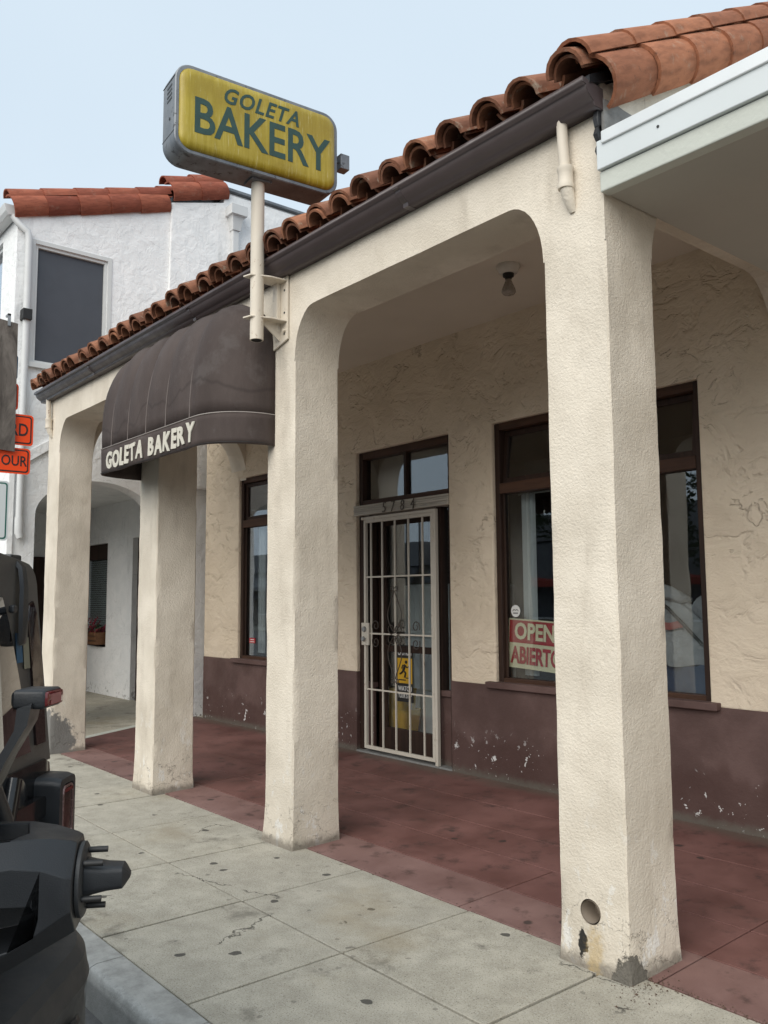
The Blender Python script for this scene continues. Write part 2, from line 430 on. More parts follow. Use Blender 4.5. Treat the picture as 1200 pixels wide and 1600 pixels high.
MT['paper'] = simple('faded_paper', (.20, .19, .14), .8)
MT['jpaint'] = simple('black_car_paint', (.010, .010, .011), .16, var=.1, spec=.6)
MT['jtop'] = simple('grey_hardtop_shell', (.075, .071, .066), .42, var=.12, scale=4, bump=.001, bscale=300)
MT['jglass'] = m_glass('tinted_car_glass', (.05, .055, .055), .7)
MT['lens'] = simple('red_tail_lens', (.12, .012, .014), .12, var=.1, spec=.8)
MT['lensc'] = simple('pale_pink_lens', (.36, .16, .15), .15, var=.1, spec=.8)
MT['smoke'] = simple('smoked_lens', (.022, .012, .012), .10, spec=.9)
MT['chrome'] = simple('bright_lens_rim', (.25, .16, .15), .25, .6)
MT['tyre'] = simple('tyre_rubber', (.018, .018, .018), .85, bump=.004, bscale=60)
MT['rim'] = simple('dark_alloy', (.06, .06, .065), .35, .7)
MT['bark'] = simple('tree_bark', (.07, .055, .042), .9, bump=.02, bscale=20)
MT['crown'] = simple('tree_leaves', (.035, .055, .022), .7, var=.4, scale=3)
MT['grayw'] = simple('grey_shop_fascia', (.20, .20, .205), .8)
MT['redaw'] = simple('red_shop_awning', (.30, .035, .022), .8)
MT['shing'] = simple('grey_shingles', (.10, .10, .105), .9, var=.3, scale=4, bump=.02, bscale=18)
MT['cutw'] = simple('shop_wall', (.30, .27, .235), .9)
def m_curb():
    g = G('kerb_concrete'); p = g.pos()
    a = g.noise(p, 9, 7, .68); sp = g.noise(p, 130, 3, .7)
    c = g.mix(g.rng(a, .3, .7), (.29, .29, .275), (.45, .45, .43))
    x, y, z = g.sep(p)
    # paint rubbed off along the arris
    ed = g.math('ADD', g.math('ABSOLUTE', g.math('ADD', y, 1.535)), g.math('ABSOLUTE', g.math('MULTIPLY', z, 1.2)))
    ed = g.math('ADD', ed, g.math('MULTIPLY', g.noise(p, 30, 6, .75), .12))
    c = g.mix(g.math('MULTIPLY', g.rng(ed, .085, .055), .75), c, (.52, .52, .50))
    c = g.mix(g.rng(sp, .6, .75, 0, .5), c, (.12, .12, .115))
    c = g.mix(g.math('MULTIPLY', g.rng(z, -.035, -.06), .55), c, (.15, .155, .15))
    return g.done(c, .92, g.bump(g.math('ADD', a, g.math('MULTIPLY', sp, .6)), .5, .008), spec=.2)
MT['curb'] = m_curb()

# ------------------------------------------------------------------ mesh helpers
class MB:
    def __init__(s): s.v = []; s.f = []
    def add(s, vs, fs):
        o = len(s.v); s.v += [tuple(v) for v in vs]; s.f += [tuple(i+o for i in f) for f in fs]; return s
    def box(s, a, b):
        x0, x1 = sorted((a[0], b[0])); y0, y1 = sorted((a[1], b[1])); z0, z1 = sorted((a[2], b[2]))
        return s.add([(x0, y0, z0), (x1, y0, z0), (x1, y1, z0), (x0, y1, z0), (x0, y0, z1), (x1, y0, z1), (x1, y1, z1), (x0, y1, z1)],
                     [(0, 3, 2, 1), (4, 5, 6, 7), (0, 1, 5, 4), (1, 2, 6, 5), (2, 3, 7, 6), (3, 0, 4, 7)])
    def cyl(s, p, q, r, r1=None, n=12, caps=True):
        p, q = Vector(p), Vector(q); r1 = r if r1 is None else r1
        d = (q-p).normalized(); a = d.orthogonal().normalized(); b = d.cross(a)
        vs = [p+(a*math.cos(2*PI*i/n)+b*math.sin(2*PI*i/n))*r for i in range(n)] + [q+(a*math.cos(2*PI*i/n)+b*math.sin(2*PI*i/n))*r1 for i in range(n)]
        fs = [(i, (i+1) % n, n+(i+1) % n, n+i) for i in range(n)]
        if caps: fs += [tuple(range(n-1, -1, -1)), tuple(range(n, 2*n))]
        return s.add(vs, fs)
    def tube(s, pts, r, n=8):
        pts = [Vector(p) for p in pts]; k = len(pts); vs = []; fs = []
        a = None
        for i, p in enumerate(pts):
            t = (pts[min(i+1, k-1)]-pts[max(i-1, 0)]).normalized()
            if a is None: a = t.orthogonal().normalized()
            else: a = (a-t*a.dot(t)).normalized()
            b = t.cross(a)
            rr = r[i] if isinstance(r, (list, tuple)) else r
            vs += [p+(a*math.cos(2*PI*j/n)+b*math.sin(2*PI*j/n))*rr for j in range(n)]
        for i in range(k-1):
            fs += [(i*n+j, i*n+(j+1) % n, (i+1)*n+(j+1) % n, (i+1)*n+j) for j in range(n)]
        fs += [tuple(range(n-1, -1, -1)), tuple(range((k-1)*n, k*n))]
        return s.add(vs, fs)
    def loft(s, rings, caps=True, closed=True):
        n = len(rings[0]); k = len(rings)
        vs = [p for r_ in rings for p in r_]; fs = []
        m = n if closed else n-1
        for i in range(k-1):
            fs += [(i*n+j, i*n+(j+1) % n, (i+1)*n+(j+1) % n, (i+1)*n+j) for j in range(m)]
        if caps: fs += [tuple(range(n-1, -1, -1)), tuple(range((k-1)*n, k*n))]
        return s.add(vs, fs)
    def lathe(s, prof, c=(0, 0, 0), axis='Z', n=24, caps=True):
        rings = []
        for r_, h in prof:
            ring = []
            for i in range(n):
                a = 2*PI*i/n; u, w = r_*math.cos(a), r_*math.sin(a)
                v = {'Z': (u, w, h), 'X': (h, u, w), 'Y': (w, h, u)}[axis]
                ring.append((v[0]+c[0], v[1]+c[1], v[2]+c[2]))
            rings.append(ring)
        return s.loft(rings, caps=caps)
    def slab(s, axis, c0, c1, outer, holes=()):
        """polygon with holes in the plane axis=const, thick from c0 to c1"""
        polys = [outer]+list(holes)
        def P(a, b, c): return {'X': (c, a, b), 'Y': (a, c, b), 'Z': (a, b, c)}[axis]
        tris = tessellate_polygon([[Vector((a, b, 0)) for a, b in q] for q in polys])
        flat = [p for q in polys for p in q]; n = len(flat)
        vs = [P(a, b, c0) for a, b in flat]+[P(a, b, c1) for a, b in flat]
        fs = [tuple(t) for t in tris]+[tuple(i+n for i in reversed(t)) for t in tris]
        o = 0
        for q in polys:
            m = len(q)
            for i in range(m): fs.append((o+i, o+(i+1) % m, n+o+(i+1) % m, n+o+i))
            o += m
        return s.add(vs, fs)
    def extr(s, axis, c0, c1, prof, closed=True):
        def P(a, b, c): return {'X': (c, a, b), 'Y': (a, c, b), 'Z': (a, b, c)}[axis]
        return s.loft([[P(a, b, c0) for a, b in prof], [P(a, b, c1) for a, b in prof]], caps=closed, closed=closed)
    def mesh(s, name, fix=True):
        me = bpy.data.meshes.new(name); me.from_pydata(s.v, [], s.f)
        if fix:
            bm = bmesh.new(); bm.from_mesh(me); bmesh.ops.recalc_face_normals(bm, faces=bm.faces); bm.to_mesh(me); bm.free()
        me.update(); return me

def link(name, me, mat, parent=None, smooth=None, bevel=0, seg=2, solid=0):
    if mat is not None and not me.materials: me.materials.append(MT[mat] if isinstance(mat, str) else mat)
    o = bpy.data.objects.new(name, me); COL.objects.link(o)
    if parent is not None: o.parent = parent
    if smooth is not None:
        for p in me.polygons: p.use_smooth = True
        me.set_sharp_from_angle(angle=R(smooth))
    if solid:
        md = o.modifiers.new('solidify', 'SOLIDIFY'); md.thickness = solid; md.offset = 0
    if bevel:
        md = o.modifiers.new('bevel', 'BEVEL'); md.width = bevel; md.segments = seg; md.limit_method = 'ANGLE'; md.angle_limit = R(40)
    return o
def part(name, mb, mat, parent=None, **kw): return link(name, mb.mesh(name), mat, parent, **kw)
def box(name, a, b, mat, parent=None, bevel=.003, **kw): return part(name, MB().box(a, b), mat, parent, bevel=bevel, **kw)
def thing(name, label, cat, loc=(0, 0, 0), rz=0, group=None):
    o = bpy.data.objects.new(name, None); COL.objects.link(o)
    o.empty_display_size = .1
    o.location = loc; o.rotation_euler = (0, 0, rz)
    return tag(o, label, cat, group)
def tag(o, label, cat, group=None):
    o['label'] = label; o['category'] = cat
    if group: o['group'] = group
    return o
def struct(o): o['kind'] = 'structure'; return o
def stuff(o): o['kind'] = 'stuff'; return o

def text_mesh(txt, w, h, depth, M, offset=0.0, shear=0.0, spacing=1.0, jit=0, round_=0.0):
    """lettering fitted to w x h metres, standing on the frame M (x along, y up, z out)"""
    def one(t):
        cu = bpy.data.curves.new('t', 'FONT'); cu.body = t; cu.size = 1; cu.offset = offset; cu.shear = shear
        cu.space_character = spacing; cu.extrude = .5; cu.resolution_u = 3
        o = bpy.data.objects.new('t', cu); COL.objects.link(o)
        dg = bpy.context.evaluated_depsgraph_get(); dg.update()
        me = bpy.data.meshes.new_from_object(o.evaluated_get(dg))
        bpy.data.objects.remove(o); bpy.data.curves.remove(cu)
        return me
    if not jit:
        me = one(txt)
    else:
        rr = random.Random(3); x = 0; bm = bmesh.new()
        for ch in txt:
            if ch == ' ': x += .42; continue
            m1 = one(ch); xs = [v.co.x for v in m1.vertices]; wd_ = max(xs)-min(xs)
            a = rr.uniform(-.09, .09)*jit; k = rr.uniform(.94, 1.07); dy = rr.uniform(-.05, .05)*jit
            for v in m1.vertices:
                q = Vector(((v.co.x-min(xs)-wd_/2), v.co.y-.35, v.co.z))
                v.co = Vector((math.cos(a)*q.x-math.sin(a)*q.y*k+x+wd_/2, math.sin(a)*q.x+math.cos(a)*q.y*k+.35+dy, q.z))
            bm.from_mesh(m1); bpy.data.meshes.remove(m1); x += wd_+.07
        me = bpy.data.meshes.new('t'); bm.to_mesh(me); bm.free()
    xs = [v.co.x for v in me.vertices]; ys = [v.co.y for v in me.vertices]
    x0, x1, y0, y1 = min(xs), max(xs), min(ys), max(ys)
    for v in me.vertices:
        v.co = M @ Vector(((v.co.x-x0)/(x1-x0)*w, (v.co.y-y0)/(y1-y0)*h, v.co.z*depth))
    me.materials.clear()
    return me
def frame(o, ex, ey):
    ex, ey = Vector(ex).normalized(), Vector(ey).normalized(); ez = ex.cross(ey)
    m = Matrix((ex, ey, ez)).transposed().to_4x4(); m.translation = Vector(o); return m

def jn(a, b, amp=.004, fr=3.0): return amp*noise.noise(Vector((a*fr, b*fr, 1.7)))+amp*.5*noise.noise(Vector((a*fr*3.3, b*fr*3.3, 5.1)))

# ------------------------------------------------------------------ ground
def floor_z(y): return .029*max(0, y-.1)
road = struct(part('road', MB().box((-60, -26, -.40), (40, -1.545, -.155)), 'asphalt'))
ground = struct(part('ground', MB().box((-400, -400, -.9), (400, 400, -.41)), 'asphalt'))
sidewalk = struct(part('sidewalk', MB().box((-14, -1.39, -.30), (7, .1, -.016)), 'joint'))
SLABM = {}
def slab_piece(name, x0, x1, y0, y1, z0, z1, t, mat, parent, gap=.0065, round_=.0025):
    """a flat piece between x0..x1 and y0..y1, its top at z0 (front) to z1 (back)"""
    x0 += gap; x1 -= gap; y0 += gap; y1 -= gap; e = round_
    vs = [(x0, y0, z0-t), (x1, y0, z0-t), (x1, y1, z1-t), (x0, y1, z1-t),
          (x0, y0, z0-e), (x1, y0, z0-e), (x1, y1, z1-e), (x0, y1, z1-e),
          (x0+e, y0+e, z0), (x1-e, y0+e, z0), (x1-e, y1-e, z1), (x0+e, y1-e, z1)]
    fs = [(0, 1, 5, 4), (1, 2, 6, 5), (2, 3, 7, 6), (3, 0, 4, 7), (4, 5, 9, 8), (5, 6, 10, 9), (6, 7, 11, 10), (7, 4, 8, 11), (8, 9, 10, 11)]
    return part(name, MB().add(vs, fs), mat, parent)
xs_ = [-.144-.832*i for i in range(-8, 17)]
for i in range(len(xs_)-1):
    for y0, y1 in ((-1.39, -.667), (-.667, .1)):
        dz = random.uniform(-.0015, .0015)
        slab_piece('paving_slab', xs_[i+1], xs_[i], y0, y1, dz, dz, .03, 'conc', sidewalk)
# kerb
kerb = struct(part('kerb', MB().box((-14, -1.53, -.40), (7, -1.391, -.008)), 'joint'))
kp = [(-1.393, -.4), (-1.393, .0), (-1.51, .0), (-1.535, -.008), (-1.548, -.03), (-1.562, -.4)]
kx = [7.0, 4.2, 1.8, -.62, -.80, -1.55, -3.9, -6.4, -9, -11.5, -14]
for a, b in zip(kx[1:], kx[:-1]):
    part('kerb_stone', MB().extr('X', a+.003, b-.003, [(y, z+.0008*random.random()) for y, z in kp]), 'curb', kerb, smooth=50)
# arcade floor, red, falls to the street
arc = struct(part('arcade_floor', MB().add([(-8.4, .1, -.3), (7, .1, -.3), (7, 2.2, -.3), (-8.4, 2.2, -.3), (-8.4, .1, -.010), (7, .1, -.010), (7, 2.2, .0509), (-8.4, 2.2, .0509)],
      [(0, 3, 2, 1), (4, 5, 6, 7), (0, 1, 5, 4), (1, 2, 6, 5), (2, 3, 7, 6), (3, 0, 4, 7)]), 'joint'))
ys_ = [.1, .443, .82, 1.19, 1.62, 2.175]
def strip_left(y): return -7.08-.43*(y-.1)
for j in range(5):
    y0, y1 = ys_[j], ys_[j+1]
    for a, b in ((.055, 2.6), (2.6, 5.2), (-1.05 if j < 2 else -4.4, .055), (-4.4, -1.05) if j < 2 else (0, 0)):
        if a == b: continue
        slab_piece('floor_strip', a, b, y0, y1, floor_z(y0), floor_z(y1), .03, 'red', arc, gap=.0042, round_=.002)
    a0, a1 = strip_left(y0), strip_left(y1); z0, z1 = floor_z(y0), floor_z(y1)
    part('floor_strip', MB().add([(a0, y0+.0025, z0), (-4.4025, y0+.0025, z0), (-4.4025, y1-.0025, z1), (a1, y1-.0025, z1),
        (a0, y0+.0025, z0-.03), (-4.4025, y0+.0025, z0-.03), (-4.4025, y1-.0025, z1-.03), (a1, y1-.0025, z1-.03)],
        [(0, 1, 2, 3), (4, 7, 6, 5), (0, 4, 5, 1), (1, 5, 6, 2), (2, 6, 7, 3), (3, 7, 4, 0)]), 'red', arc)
# pale band between the two properties and the neighbour's concrete walk
def skew(name, xo, w, mat, parent, zt=0.0):
    y0, y1 = .12, 2.2
    vs = []
    for zz in (0, -.05):
        vs += [(strip_left(y0)+xo-w, y0, floor_z(y0)+zz+zt), (strip_left(y0)+xo, y0, floor_z(y0)+zz+zt), (strip_left(y1)+xo, y1, floor_z(y1)+zz+zt), (strip_left(y1)+xo-w, y1, floor_z(y1)+zz+zt)]
    return part(name, MB().add(vs, [(0, 1, 2, 3), (4, 7, 6, 5), (0, 4, 5, 1), (1, 5, 6, 2), (2, 6, 7, 3), (3, 7, 4, 0)]), mat, parent)
skew('concrete_band', -.004, .12, 'canopyg', arc, .002)
walk = struct(part('neighbour_walk', MB().box((-14, .1, -.3), (-7.2, 2.3, -.035)), 'joint'))
for a, b in ((-8.5, -7.13), (-9.9, -8.5), (-11.3, -9.9), (-12.7, -11.3), (-14, -12.7)):
    for y0, y1 in ((.1, 1.1), (1.1, 2.3)):
        slab_piece('paving_slab', a, b, y0, y1, floor_z(y0)-.003, floor_z(y1)-.003, .03, 'conc', walk)

# ------------------------------------------------------------------ bakery building
bk = thing('bakery_building', 'cream stucco arcaded bakery with maroon wall base and clay tile eave', 'building')
WY = 2.17
WIN_L = (-6.80, -5.55, .82, 2.93)
DOOR = (-4.53, -3.22, -.05, 2.93)
WIN_R = (-2.71, -.86, .83, 2.93)
def rect(x0, x1, z0, z1): return [(x0, z0), (x1, z0), (x1, z1), (x0, z1)]
def wall_holes(top): return [rect(*WIN_L), rect(*WIN_R)]
# upper wall: door cut as a notch from below
outer = [(-7.62, .80), (DOOR[0], .80), (DOOR[0], DOOR[3]), (DOOR[1], DOOR[3]), (DOOR[1], .80), (.34, .80), (.34, 4.6), (-7.62, 4.6)]
part('wall', MB().slab('Y', WY, WY+.2, outer, wall_holes(0)), 'wall', bk, bevel=.012)
for a, b in ((-7.62, DOOR[0]+.004), (DOOR[1]-.004, .34)):
    part('wainscot', MB().slab('Y', WY-.006, WY+.198, [(a, -.1), (b, -.1), (b, .806), (a, .806)] if a < -5 else [(a, -.1), (b, -.1), (b, .806), (a, .806)]), 'wains', bk, bevel=.008)
# pillars
PX = [(-.335, 0.0), (-2.675, -2.36), (-4.66, -4.32), (-6.985, -6.65)]
PD = .345
ZS = 3.01
def make_pillar(x0, x1, flare_l, flare_r):
    cx, cy = (x0+x1)/2, PD/2; rings = []
    zs = [-.06, 0, .02, .05, .09, .13, .18, .24, .30]+[.35+.05*i for i in range(53)]
    zs = [z for z in zs if z < ZS-.05]+[ZS]
    for z in zs:
        fl = math.exp(-max(z, 0)/.11); ring = []
        a0, a1 = x0-flare_l*fl, x1+flare_r*fl; b0, b1 = -.012*fl, PD+.01*fl
        rad = .008
        side = 9
        def run(p, q, nx, ny):
            for i in range(side):
                t = i/(side-1); t = rad/ max(abs(q[0]-p[0]), abs(q[1]-p[1])) *(1-2*t)+t if True else t
                x = p[0]+(q[0]-p[0])*t; y = p[1]+(q[1]-p[1])*t
                o = jn(x if ny else y, z)*(1 if ny else min(1, max(0, (ZS-.02-z)/.5)))
                nib = 0
                if i in (0, side-1) and .02 < z < ZS-.1:
                    qn = noise.noise(Vector((p[0]*7+(i > 0)*3.1+nx*2, p[1]*7+ny, z*6)))+.5*noise.noise(Vector((p[0]*9+ny, z*19, i)))
                    nib = .0022*qn+.009*max(0, qn-.42)
                ring.append((x+nx*(o-nib), y+ny*(o-nib), z))
        run((a0, b0), (a1, b0), 0, -1); run((a1, b0), (a1, b1), 1, 0); run((a1, b1), (a0, b1), 0, 1); run((a0, b1), (a0, b0), -1, 0)
        rings.append(ring)
    return MB().loft(rings)
pillars = []
for i, (x0, x1) in enumerate(PX):
    mb = make_pillar(x0, x1, (.008, .028, .012, .012)[i], (.012, .004, .012, .012)[i])
    pillars.append(part('pillar', mb, 'front', bk, smooth=35))
# drain hole through the face of the near pillar
cut = part('cut', MB().cyl((-.18, -.2, .226), (-.18, .16, .226), .050, n=28), 'front')
md = pillars[0].modifiers.new('drain', 'BOOLEAN'); md.object = cut; md.operation = 'DIFFERENCE'; md.solver = 'EXACT'
dg = bpy.context.evaluated_depsgraph_get(); dg.update()
me2 = bpy.data.meshes.new_from_object(pillars[0].evaluated_get(dg))
pillars[0].modifiers.clear(); pillars[0].data = me2
bpy.data.objects.remove(cut)
for p in me2.polygons: p.use_smooth = True
me2.set_sharp_from_angle(angle=R(35))
part('drain_pipe', MB().lathe([(.0495, -.001), (.0495, .095), (.0, .095), (.0, .088), (.044, .088), (.044, -.001)], (-.18, 0, .226), 'Y', 28, caps=False), m_paint_rust('drain_iron', (.30, .25, .20), .9), pillars[0], smooth=40)
# beam with rounded arch corners
def lower(x):
    for x0, x1 in PX:
        if x0-1e-6 <= x <= x1+1e-6: return ZS
    best = 9
    for x0, x1 in PX: best = min(best, abs(x-x0), abs(x-x1))
    a, b = .20, 3.33-ZS
    if best >= a: return 3.33
    return ZS+b*math.sqrt(max(0, 1-((a-best)/a)**2))
st = set()
for x0, x1 in PX:
    n = 9
    for i in range(n): st.add(round(x0+(x1-x0)*i/(n-1), 4))
    for d in (.004, .015, .03, .05, .075, .105, .14, .17, .20):
        st.add(round(x0-d, 4)); st.add(round(x1+d, 4))
xx = -6.985
while xx < 0: st.add(round(xx, 4)); xx += .07
st = sorted(s for s in st if -6.9851 <= s <= 0)
ZT = 3.72
mb = MB(); nr = 8
fr, bkv = [], []
for x in st:
    lo = lower(x)
    for k in range(nr+1):
        z = lo+(ZT-lo)*k/nr
        mb.v.append((x, -jn(x, z), z))
    for k in range(nr+1):
        z = lo+(ZT-lo)*k/nr
        mb.v.append((x, PD+jn(x, z), z))
w = 2*(nr+1)
for i in range(len(st)-1):
    a, b = i*w, (i+1)*w
    for k in range(nr):
        mb.f.append((a+k, b+k, b+k+1, a+k+1)); mb.f.append((a+nr+1+k, a+nr+2+k, b+nr+2+k, b+nr+1+k))
    if not (lower(st[i]) == ZS and lower(st[i+1]) == ZS): mb.f.append((a, a+nr+1, b+nr+1, b))
    mb.f.append((a+nr, b+nr, b+2*nr+1, a+2*nr+1))
for a in (0, (len(st)-1)*w):
    for k in range(nr): mb.f.append((a+k, a+k+1, a+nr+2+k, a+nr+1+k))
part('arcade_beam', mb, 'front', bk, smooth=35)
# side arches at both ends of the arcade
def side_profile(y0, y1, top, zb=3.43, zs=2.9, leg=.0):
    pts = [(y0, top), (y0, zs)]
    a, b = .33, zb-zs
    for i in range(1, 11):
        t = PI/2*i/10; pts.append((y0+a*(1-math.cos(t)), zs+b*math.sin(t)))
    for i in range(10, -1, -1):
        t = PI/2*i/10; pts.append((y1-a*(1-math.cos(t)), zs+b*math.sin(t)))
    pts.append((y1, top)); return pts
part('side_arch', MB().slab('X', -.335, -.003, side_profile(PD-.005, WY+.01, 3.9)), 'front', bk, bevel=.010)
part('side_arch', MB().slab('X', -6.98, -6.65, side_profile(PD-.005, WY+.01, 3.9)), 'front', bk, bevel=.010)
box('ceiling', (-6.70, PD-.01, 3.80), (-.30, WY+.01, 3.84), 'ceil', bk)
# gable wall on the canopy side, up to the raking tiles
SL = .56
def deck(y): return 3.70+SL*(y+.10)
part('gable_wall', MB().slab('X', -.20, -.004, [(PD-.4+.06, 3.70), (PD+.0, 3.6), (2.6, 3.6), (2.6, deck(2.6)-.03), (.0, deck(0)-.06)]), 'front', bk)
part('gable_wall', MB().slab('X', -6.97, -6.80, [(.02, 3.70), (2.6, 3.6), (2.6, deck(2.6)-.03), (.02, deck(.02)-.05)]), 'front', bk)
part('mortar_patch', MB().add([(-.003+.012*noise.noise(Vector((y*9, z*9, 2)))+.012, y, z) for z in (3.44, 3.50, 3.57, 3.63) for y in (-.004, .07, .14, .21, .26-(z-3.44)*.3)],
     [(r_*5+c, r_*5+c+1, r_*5+c+6, r_*5+c+5) for r_ in range(3) for c in range(4)]), 'mortar', bk, solid=.02)
def tar_patch(spots):
    t_ = MB()
    for y, z, r_ in spots:
        rr = [(.004+(.010 if y > 0 else 0)+.004*math.cos(3*t), y+r_*math.cos(t)*random.uniform(.6, 1.1)*(1 if y > 0 else .7), z+r_*1.3*math.sin(t)*random.uniform(.7, 1.2)) for t in [2*PI*i/12 for i in range(12)]]
        t_.loft([[(a-.02, b, c) for a, b, c in rr], rr])
    part('roof_tar', t_, 'tar', bk)
tar_patch(((.29, 3.565, .035), (.33, 3.545, .03), (.25, 3.60, .022), (.37, 3.53, .022)))
tar_patch(((-.012, 3.62, .03), (-.010, 3.54, .045), (-.012, 3.47, .036), (-.010, 3.40, .024)))
# body of the shop behind the wall
box('rear_wall', (-7.62, 8.0, -.1), (.34, 8.2, 4.6), 'wall', bk)
box('end_wall', (-7.62, WY+.2, -.1), (-7.45, 8.0, 4.6), 'wall', bk)
box('end_wall', (.17, WY+.2, -.1), (.34, 8.0, 4.6), 'wall', bk)
box('flat_roof', (-7.62, WY+.2, 4.6), (.34, 8.2, 4.72), 'shing', bk)
# inside of the shop
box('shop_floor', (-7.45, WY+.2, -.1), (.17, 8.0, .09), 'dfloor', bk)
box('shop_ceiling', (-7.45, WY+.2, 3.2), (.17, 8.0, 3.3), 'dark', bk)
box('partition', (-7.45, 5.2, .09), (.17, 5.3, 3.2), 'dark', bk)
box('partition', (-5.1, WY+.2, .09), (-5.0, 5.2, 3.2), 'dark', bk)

# windows
def bars(parent, name, rects, y0, y1, mat):
    for (x0, x1, z0, z1) in rects: box(name, (x0, y0, z0), (x1, y1, z1), mat, parent, bevel=.004)
def window(X0, X1, Z0, Z1, mull, tilt):
    w = thing('window', '', '') if False else bpy.data.objects.new('window', None)
    COL.objects.link(w); w.parent = bk; w.empty_display_size = .1
    bars(w, 'frame', [(X0, X0+.05, Z0, Z1), (X1-.05, X1, Z0, Z1)], WY+.035, WY+.135, 'wood')
    bars(w, 'frame', [(X0+.05, X1-.05, Z1-.06, Z1), (X0+.05, X1-.05, Z0, Z0+.035)], WY+.037, WY+.133, 'woodh')
    bars(w, 'transom_bar', [(X0+.05, X1-.05, 2.345, 2.43)], WY+.03, WY+.138, 'woodh')
    cuts = [X0+.05]+mull+[X1-.05]
    for m in mull: bars(w, 'mullion', [(m-.035, m+.035, Z0+.035, Z1-.06)], WY+.042, WY+.128, 'wood')
    for a, b in zip(cuts[:-1], cuts[1:]):
        a2 = a+(.035 if a in mull else 0); b2 = b-(.035 if b in mull else 0)
        # upper sash, some stand ajar
        sa = bpy.data.objects.new('sash', None); COL.objects.link(sa); sa.parent = w
        mbx = MB(); W, H_ = b2-a2-.01, 2.865-2.435
        t = .04
        for q in ((0, 0, t, H_), (W-t, 0, W, H_)): mbx.box((q[0], -.018, q[1]), (q[2], .018, q[3]))
        for q in ((t, 0, W-t, t), (t, H_-t, W-t, H_)): mbx.box((q[0], -.017, q[1]), (q[2], .017, q[3]))
        for ob in (part('sash', mbx, 'wood', w, bevel=.003), part('pane', MB().box((t-.005, -.003, t-.005), (W-t+.005, .003, H_-t+.005)), 'glass', w)):
            ob.location = (a2+.005, WY+.085, 2.433); ob.rotation_euler = (R(-tilt), 0, 0)
        bpy.data.objects.remove(sa)
        part('pane', MB().box((a2-.004, WY+.082, Z0+.031), (b2+.004, WY+.088, 2.349)), 'glass', w)
        bars(w, 'bead', [(a2, a2+.022, Z0+.035, 2.345), (b2-.022, b2, Z0+.035, 2.345)], WY+.066, WY+.0815, 'wood')
    box('sill', (X0-.07, WY-.055, Z0-.045), (X1+.07, WY+.12, Z0+.004), 'wains', w, bevel=.006)
    return w
window(*WIN_L, [], 0)
window(*WIN_R, [-1.62], 5)
# doorway
dr = bpy.data.objects.new('doorway', None); COL.objects.link(dr); dr.parent = bk
X0, X1, Z0, Z1 = DOOR
ZF = .075
bars(dr, 'frame', [(X0, X0+.055, ZF, Z1), (X1-.055, X1, ZF, Z1)], WY+.04, WY+.15, 'wood')
bars(dr, 'frame', [(X0+.055, X1-.055, Z1-.07, Z1), (X0+.055, X1-.055, 2.40, 2.455)], WY+.042, WY+.148, 'woodh')
part('transom_pane', MB().box((X0+.05, WY+.092, 2.45), (X1-.05, WY+.098, Z1-.065)), 'glass', dr)
bars(dr, 'mullion', [(-3.885, -3.85, 2.455, Z1-.07)], WY+.06, WY+.13, 'wood')
for i in range(5):
    box('trim_board', (X0-.015, WY-.022+.006*(i % 2), 2.305+.0195*i), (X1+.005, WY+.1, 2.3235+.0195*i), 'trim', dr, bevel=.004)
for ch, xc in zip('5784', (-4.06, -3.93, -3.80, -3.66)):
    link('digit', text_mesh(ch, .052, .095, .008, frame((xc-.026, WY-.034, 2.305), (1, 0, 0), (0, 0, 1)), offset=-.012, shear=.15), 'digit', dr)
box('threshold', (X0, WY-.01, -.05), (X1, WY+.25, ZF), 'mortar', dr, bevel=.008)
# side panels beside the gate
for a, b in ((X0+.055, -4.36), (-3.44, X1-.055)):
    box('lower_panel', (a, WY+.075, ZF), (b, WY+.105, .66), 'wains', dr)
    box('panel_rail', (a, WY+.045, .66), (b, WY+.13, .71), 'wains', dr)
    part('side_pane', MB().box((a-.003, WY+.092, .705), (b+.003, WY+.098, 2.31)), 'glass', dr)
    box('side_post', ((b-.03) if a < -4 else a, WY+.05, .71), (b if a < -4 else a+.06, WY+.13, 2.31), 'wood', dr)
# inner glazed door
ind = MB()
dx0, dx1, dz0, dz1, dy = -4.36, -3.44, ZF+.005, 2.30, WY+.14
door = box('inner_door', (dx0, dy, dz0), (dx0+.10, dy+.04, dz1), 'wood', dr)
for q in ((dx1-.10, dx1, dz0, dz1),): box('door_stile', (q[0], dy, q[2]), (q[1], dy+.04, q[3]), 'wood', dr)
for q in ((dz0, dz0+.22), (dz1-.10, dz1), (1.0, 1.06)): box('door_rail', (dx0+.10, dy+.001, q[0]), (dx1-.10, dy+.039, q[1]), 'wood', dr)
part('door_pane', MB().box((dx0+.095, dy+.017, dz0+.21), (dx1-.095, dy+.023, dz1-.095)), 'glass', dr)

# security gate in front of the door
gate = bpy.data.objects.new('security_gate', None); COL.objects.link(gate); gate.parent = bk
GX0, GX1, GZ0, GZ1, GY = -4.40, -3.425, .105, 2.255, WY+.005
def bar(name, p, q, r=.011, mat='gate'): return box(name, (p[0]-r, GY-r, p[1]) if p[0] == q[0] else (p[0], GY-r*.9, p[1]-r), (q[0]+r, GY+r, q[1]) if p[0] == q[0] else (q[0], GY+r*.9, q[1]+r), mat, gate, bevel=.002)
bar('frame_stile', (GX0+.014, GZ0), (GX0+.014, GZ1), .015)
bar('frame_stile', (GX1-.014, GZ0), (GX1-.014, GZ1), .015)
bar('jamb', (GX1+.022, GZ0-.03), (GX1+.022, GZ1+.03), .017)
bar('jamb', (GX0-.02, GZ1+.005), (GX0-.02, GZ1+.03), .017)
bar('frame_rail', (GX0+.029, GZ0+.014), (GX1-.029, GZ0+.014), .015)
bar('frame_rail', (GX0+.029, GZ1-.014), (GX1-.029, GZ1-.014), .015)
